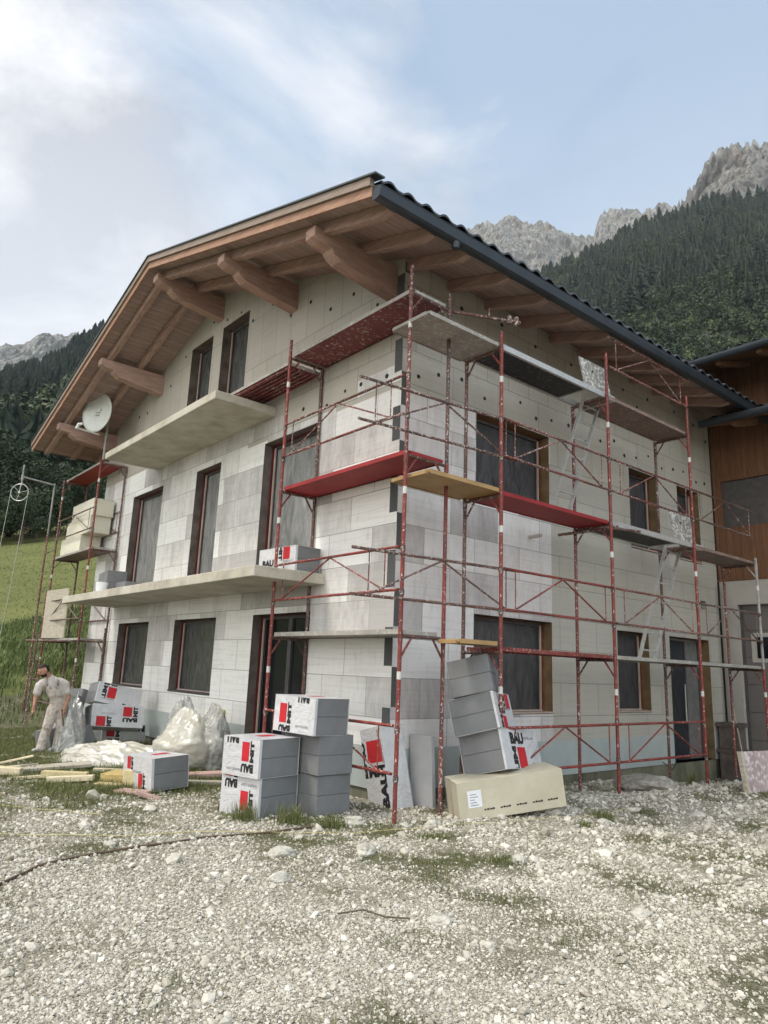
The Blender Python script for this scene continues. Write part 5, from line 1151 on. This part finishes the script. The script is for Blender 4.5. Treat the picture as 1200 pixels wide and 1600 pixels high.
# tufts that stand up by themselves
tufts = [(-.02, -1.95, .16, .30, 'grass tuft at the foot of the nearest stack of packs'), (.35, -1.62, .20, .30, 'tall seeding grass tuft between the two stacks'), (.62, -1.30, .16, .22, 'yellowish grass tuft right of the rear stack'), (2.95, 4.55, .22, .26, 'grass tuft on the rubble crest below the boulder'), (3.35, 5.55, .22, .18, 'dry grass tuft left of the stained board'),
         (1.98, 1.52, .16, .14, 'low weed tuft right of the cream pack'), (2.5, -.75, .18, .10, 'green tuft beside the pale stone'), (1.55, -.75, .2, .08, 'small tuft in the gravel below the scaffold pole'), (-.75, -1.75, .16, .12, 'grass clump left of the nearest stack'), (2.1, 1.0, .10, .09, 'tiny weed in the rubble'), (3.1, 3.4, .14, .1, 'sparse tuft on the right of the gravel'),
         (-2.35, -2.55, .28, .14, 'dense green clover patch in front of the timber block'), (-3.2, -2.35, .2, .12, 'weeds between the pale offcuts'), (3.9, 5.0, .25, .16, 'grass at the right edge under the stained board'), (1.1, 5.35, .10, .42, 'thin dry weed against the concrete base')]
for x, y, rad, hh, lb in tufts:
    hh *= .8; n = int(320*rad/.2); q = rng.normal(0, rad*.42, (n, 2)); P = np.array([(x+a, y+b_, gz(x+a, y+b_)) for a, b_ in q]); H = hh*rng.uniform(.35, 1.05, n)
    o = blades('grass_tuft', P, H, rng.uniform(.0016, .0035, n), np.clip(rng.beta(2.2, 2, n), 0, 1), M['grass'], .55, lb, 'grass tuft'); del o['kind']; o['group'] = 'grass tufts in the gravel'
# rank weeds of the bank behind the man, and meadow grass
def fB(x, y):
    if inhouse(x, y) or x > -11.9: return 0
    return (.25+.9*max(0, .5+nz_(x, y, .8, 4)))*(.12+.88*smooth(-13.2, -15.5, x+.8*nz_(x, y, .6, 2)))
P = np.array(grass_pts(42000, fB, -27, -11.9, -5, 9)); r_ = np.hypot(P[:, 0]-CAM[0], P[:, 1]-CAM[1])
H = rng.uniform(.10, .38, len(P)); tt = rng.beta(2, 2, len(P)); blades('weeds', P, H, rng.uniform(.006, .02, len(P)), tt, M['weed'], .8, 'rank green weeds with pale flowers on the bank behind the man', 'weeds')
P = np.array(grass_pts(30000, lambda x, y: 1, -75, -24, -4, 30)); blades('meadow_grass', P, rng.uniform(.04, .12, len(P)), rng.uniform(.01, .03, len(P)), rng.beta(2, 2, len(P)), M['meadow_blade'], .9, 'steep green hay meadow rising behind the house', 'grass')

# ------------------------------------------------------------------ the man
def remesh(me, voxel, smooth_it=4):
    o = bpy.data.objects.new('s', me); col.objects.link(o); md = o.modifiers.new('r', 'REMESH'); md.mode = 'VOXEL'; md.voxel_size = voxel; md.use_smooth_shade = True
    sm = o.modifiers.new('s', 'SMOOTH'); sm.factor = .5; sm.iterations = smooth_it
    bpy.context.view_layer.update(); m2 = bpy.data.meshes.new_from_object(o.evaluated_get(bpy.context.evaluated_depsgraph_get())); bpy.data.objects.remove(o); return m2
def skin_mesh(nodes, edges, sub=2, voxel=.011, extra=None):
    """swell a jointed skeleton: overlapping ellipsoids along every bone, fused into one continuous surface"""
    un, vn = 14, 9
    sv = [(0, 0, 1)]+[(math.sin(math.pi*i/vn)*math.cos(2*math.pi*k/un), math.sin(math.pi*i/vn)*math.sin(2*math.pi*k/un), math.cos(math.pi*i/vn)) for i in range(1, vn) for k in range(un)]+[(0, 0, -1)]
    sf = [(0, 1+k, 1+(k+1) % un, 1+(k+1) % un) for k in range(un)]+[(1+i*un+k, 1+(i+1)*un+k, 1+(i+1)*un+(k+1) % un, 1+i*un+(k+1) % un) for i in range(vn-2) for k in range(un)]+[(len(sv)-1, 1+(vn-2)*un+(k+1) % un, 1+(vn-2)*un+k, 1+(vn-2)*un+k) for k in range(un)]
    sf = [tuple(dict.fromkeys(f)) for f in sf]; V = []; F = []
    for a_, b_ in edges:
        p, q = nodes[a_], nodes[b_]; P0, P1 = Vector(p[:3]), Vector(q[:3]); r0 = (p[3], p[4] if len(p) > 4 else p[3]); r1 = (q[3], q[4] if len(q) > 4 else q[3])
        n = max(2, int((P1-P0).length/(min(*r0, *r1)*.35))+1)
        for k in range(n+1):
            f = k/n; c = P0.lerp(P1, f); rx = r0[0]+(r1[0]-r0[0])*f; ry = r0[1]+(r1[1]-r0[1])*f; rz = min(rx, ry); o = len(V)
            V += [(c.x+x*rx, c.y+y*ry, c.z+z*rz) for x, y, z in sv]; F += [tuple(t_+o for t_ in f_) for f_ in sf]
    if extra is not None: o = len(V); V += [tuple(v.co) for v in extra.vertices]; F += [tuple(i_+o for i_ in p_.vertices) for p_ in extra.polygons]
    me = bpy.data.meshes.new('s'); me.from_pydata(V, [], F); return remesh(me, voxel)
def chain(nodes, edges, pts, pre, start=None):
    prev = start
    for i, p in enumerate(pts):
        k = f'{pre}{i}'; nodes[k] = p
        if prev: edges.append((prev, k))
        prev = k
    return prev
PZ = Matrix.Rotation(R(73.7), 4, 'Z')
person = thing('person', (-6.5, -2.05, gz(-6.5, -2.05)), 'man in white t-shirt and stained white bib overalls walking and looking left', 'person', rot=(0, 0, R(73.7)))
sk = 1.07
nd = {}; ed = []
nd['pel'] = (.04, .03, .80, .125, .10); chain(nd, ed, [(.03, .0, .93, .115, .10), (.0, -.03, 1.10, .135, .105), (-.03, -.04, 1.24, .105, .085), (-.07, -.06, 1.335, .052), (-.10, -.075, 1.40, .05)], 'sp', 'pel')
def hand(pre, start, wrist, dirv, side):
    W_ = Vector(wrist); d = Vector(dirv).normalized(); s = Vector(side).normalized(); nrm_ = d.cross(s)
    chain(nd, ed, [(*(W_+d*.045), .030, .016), (*(W_+d*.085), .034, .015)], pre+'p', start)
    pal = pre+'p1'
    for i, (o_, l_) in enumerate(((-.028, .062), (-.009, .072), (.010, .068), (.027, .054))):
        b0 = W_+d*.09+s*o_; c1 = b0+d*l_*.5+nrm_*.008; c2 = b0+d*l_*.9+nrm_*.028; chain(nd, ed, [(*b0, .0105), (*c1, .010), (*c2, .0085)], f'{pre}f{i}', pal)
    b0 = W_+d*.04-s*.035; chain(nd, ed, [(*b0, .011), (*(b0+d*.03-s*.012+nrm_*.015), .010), (*(b0+d*.05-s*.01+nrm_*.03), .008)], pre+'t', pre+'p0')
e1_ = chain(nd, ed, [(.12, -.03, 1.235, .055), (.20, -.02, 1.20, .058), (.265, .02, 1.02, .043), (.285, .02, .97, .041), (.25, -.06, .82, .030)], 'ra', 'sp2'); hand('rh', e1_, (.245, -.075, .80), (-.10, -.15, -1), (.2, 1, -.1))
e2_ = chain(nd, ed, [(-.16, -.05, 1.215, .055), (-.22, -.05, 1.17, .056), (-.255, -.06, 1.00, .041), (-.26, -.06, .95, .039), (-.265, -.12, .82, .028)], 'la', 'sp2'); hand('lh', e2_, (-.265, -.125, .80), (0, -.15, -1), (-.2, -1, 0))
for s_, pts in ((1, [(.12, .03, .76, .085), (.12, .0, .44, .055), (.115, .01, .39, .050), (.10, .08, .12, .040), (.10, .09, .07, .040)]), (-1, [(-.05, .02, .76, .085), (-.10, -.05, .44, .055), (-.11, -.05, .39, .050), (-.155, -.03, .12, .040), (-.165, -.02, .07, .040)])):
    chain(nd, ed, pts, 'lg%d' % (s_+1), 'pel')
for k, (x, y) in enumerate(((.10, .09), (-.165, -.02))): chain(nd, ed, [(x-.03, y-.05, .035, .035), (x-.10, y-.11, .03, .030)], 'ft%d' % k, 'lg24' if k == 0 else 'lg04')
def lean(x, y, z): k = max(0, z-.84); return (x-.24*k, y-.16*k, z-.03*k)
def leanall(d, arms):
    for k_, p in list(d.items()):
        if k_[:2] in arms or (len(arms[0]) == 1 and k_[:1] in arms): d[k_] = (p[0]-.10, p[1]-.06, p[2]-.012, *p[3:])
        elif p[2] > .84: d[k_] = (*lean(*p[:3]), *p[3:])
leanall(nd, ('ra', 'la', 'rh', 'lh'))
# head: sphere pushed into a skull with jaw, nose, brow and ears, turned to the left
hb = bmesh.new(); bmesh.ops.create_uvsphere(hb, u_segments=40, v_segments=28, radius=1)
def face_shape(p):
    x, y, z = p    # face towards -y
    k = 1.0; sx, sy, sz = .076, .095, .118
    if z < 0: sx *= 1-.28*(-z)**1.5; sy *= 1-.10*(-z)
    q = Vector((x*sx, y*sy, z*sz))
    if y < 0:
        f = math.exp(-(x/.16)**2)
        q.y -= .026*f*math.exp(-((z+.18)/.16)**2); q.y -= .010*math.exp(-(x/.5)**2)*math.exp(-((z-.22)/.10)**2); q.y += .010*math.exp(-((abs(x)-.38)/.16)**2)*math.exp(-((z-.02)/.11)**2)
        q.y -= .008*math.exp(-(x/.30)**2)*math.exp(-((z+.50)/.08)**2); q.y -= .012*math.exp(-(x/.35)**2)*math.exp(-((z+.80)/.14)**2)
    e_ = math.exp(-((y-.05)/.22)**2)*math.exp(-((z-.0)/.24)**2)
    if abs(x) > .85: q.x += math.copysign(.022*e_, x)
    return q
HM = Matrix.Translation((-.135-.145, -.095-.10, 1.455-.035)) @ Matrix.Rotation(R(-62), 4, 'Z') @ Matrix.Rotation(R(24), 4, 'X')
for v in hb.verts: v.co = HM @ face_shape(v.co)
tmp = bpy.data.meshes.new('h'); hb.to_mesh(tmp); hb.free()
me2 = skin_mesh(nd, ed, voxel=.0055, extra=tmp); me2.materials.clear(); me2.materials.append(M['skin']); ob = bpy.data.objects.new('body', me2); col.objects.link(ob); ob.parent = person
def child_mesh(me, name, mat):
    me.materials.clear(); me.materials.append(M[mat]); me.polygons.foreach_set('use_smooth', [True]*len(me.polygons)); o = bpy.data.objects.new(name, me); col.objects.link(o); o.parent = person; return o
hb = bmesh.new(); bmesh.ops.create_uvsphere(hb, u_segments=32, v_segments=22, radius=1)
kill = []
for v in hb.verts:
    x, y, z = v.co; keep = (z > .66 and y < 0) or (y >= 0 and z > -.35-.1*y) or (z > .5 and y < .1); beard = (y < .15 and z < -.38 and not (z < -.95))
    q = face_shape(v.co); q = q*1.045+Vector((0, 0, .002)); v.co = HM @ q
    if not (keep or beard): kill.append(v)
bmesh.ops.delete(hb, geom=kill, context='VERTS'); me = bpy.data.meshes.new('hair'); hb.to_mesh(me); hb.free(); child_mesh(me, 'hair', 'hair')
for sx_ in (-1, 1):
    hb = bmesh.new(); c = HM @ Vector((sx_*.030, -.086, .004)); mt = Matrix.Translation(c) @ HM.to_3x3().to_4x4(); bmesh.ops.create_uvsphere(hb, u_segments=10, v_segments=8, radius=.0075, matrix=mt)
    me = bpy.data.meshes.new('eye'); hb.to_mesh(me); hb.free(); child_mesh(me, 'eye', 'hair')
n2 = {}; e2 = []
n2['a'] = (.035, .015, .84, .140, .115); chain(n2, e2, [(.03, .0, .95, .138, .118), (.0, -.03, 1.10, .158, .124), (-.03, -.04, 1.23, .135, .10), (-.055, -.05, 1.305, .072, .07)], 's', 'a')
chain(n2, e2, [(.12, -.03, 1.235, .078), (.205, -.02, 1.19, .078), (.235, .0, 1.10, .074), (.245, .005, 1.075, .076)], 'r', 's2'); chain(n2, e2, [(-.16, -.05, 1.215, .078), (-.225, -.05, 1.16, .076), (-.24, -.055, 1.075, .072), (-.243, -.055, 1.05, .074)], 'l', 's2')
leanall(n2, ('r', 'l')); child_mesh(skin_mesh(n2, e2, 2), 't_shirt', 'tshirt')
n3 = {}; e3 = []
n3['a'] = (.04, .03, .80, .158, .130); chain(n3, e3, [(.03, .0, .92, .152, .128), (.02, -.015, .99, .150, .126)], 's', 'a')
chain(n3, e3, [(.12, .03, .72, .112), (.12, -.01, .44, .090), (.11, .03, .28, .085), (.10, .08, .12, .082), (.10, .085, .07, .085)], 'r', 'a'); chain(n3, e3, [(-.045, .01, .72, .112), (-.10, -.05, .44, .090), (-.13, -.04, .28, .085), (-.155, -.03, .12, .084), (-.16, -.03, .06, .088)], 'l', 'a')
ov = child_mesh(skin_mesh(n3, e3, 2), 'overalls', 'overalls')
# bib and straps lie on the chest
Lv = lambda p: Vector(lean(*p))
b = MB(); 
def chest(u, z): return Lv((-.01+(.02 if z < 1.05 else -.02)*((z-1.05)/.2 if z > 1.05 else 0)+u, -.03-.135*math.sqrt(max(.05, 1-(u/.17)**2))-.0, z))
for i in range(8):
    for j in range(6):
        u0, u1 = -.11+.22*i/8, -.11+.22*(i+1)/8; z0_, z1_ = .97+.22*j/6, .97+.22*(j+1)/6
        b.quad(chest(u0, z0_), chest(u1, z0_), chest(u1, z1_), chest(u0, z1_))
b.path([chest(-.09, 1.18), Lv((-.12, -.13, 1.27)), Lv((-.115, -.05, 1.33)), Lv((-.09, .05, 1.27))], .017, 6); b.path([chest(.09, 1.18), Lv((.07, -.14, 1.27)), Lv((.04, -.06, 1.325)), Lv((.04, .05, 1.28))], .017, 6)
b.build('bib', M['overalls'], person, local=True, smooth=True)
b = MB(); b.quad(chest(-.06, 1.11)+Vector((0, -.006, 0)), chest(.07, 1.11)+Vector((0, -.006, 0)), chest(.07, 1.155)+Vector((0, -.006, 0)), chest(-.06, 1.155)+Vector((0, -.006, 0))); b.build('chest_print', M['ink_grey'], person, local=True)
b = MB()
for p in (chest(-.09, 1.18), chest(.09, 1.18)): MB().tube(p+Vector((0, -.012, 0)), p+Vector((0, .004, 0)), .014, 8).build('buckle', M['ink'], person, local=True)
for k, (x, y) in enumerate(((.10, .09), (-.165, -.02))):
    n4 = {}; e4 = []; n4['a'] = (x+.01, y+.03, .045, .045, .05); chain(n4, e4, [(x-.04, y-.04, .045, .046, .04), (x-.11, y-.13, .035, .042, .032)], 'f', 'a'); child_mesh(skin_mesh(n4, e4, 2), 'shoe', 'shoe')
person.scale = (.95, .95, .95); person.location = (-6.5, -2.05, gz(-6.5, -2.05))
Hp = Vector(person.location)+(Matrix.Rotation(R(73.7), 3, 'Z') @ Vector((.128, -.157, .68)))
t = thing('hand_tool', Hp, 'dark long-handled tool hanging from the right hand of the man in overalls', 'tool')
MB().tube(Hp+Vector((-.02, -.03, .03)), Hp+Vector((.03, .02, -.26)), .013, 8).build('handle', M['bark'], t); MB().obox(Hp+Vector((.0, -.03, -.34)), (.06, .02, 0), (-.01, .05, 0), (.01, 0, .09)).build('blade', M['alu'], t)

# ------------------------------------------------------------------ valley haze
hm = bpy.data.materials.new('haze'); hm.use_nodes = True; hn = hm.node_tree; hn.nodes.clear()
ho = hn.nodes.new('ShaderNodeOutputMaterial'); hv = hn.nodes.new('ShaderNodeVolumePrincipled'); hv.inputs['Color'].default_value = (.80, .86, .95, 1); hv.inputs['Density'].default_value = .00008
hn.links.new(hv.outputs[0], ho.inputs['Volume'])
tag(MB().box(-2760, 2760, -2760, 2760, -110, 1650).build('haze', hm), kind='stuff')
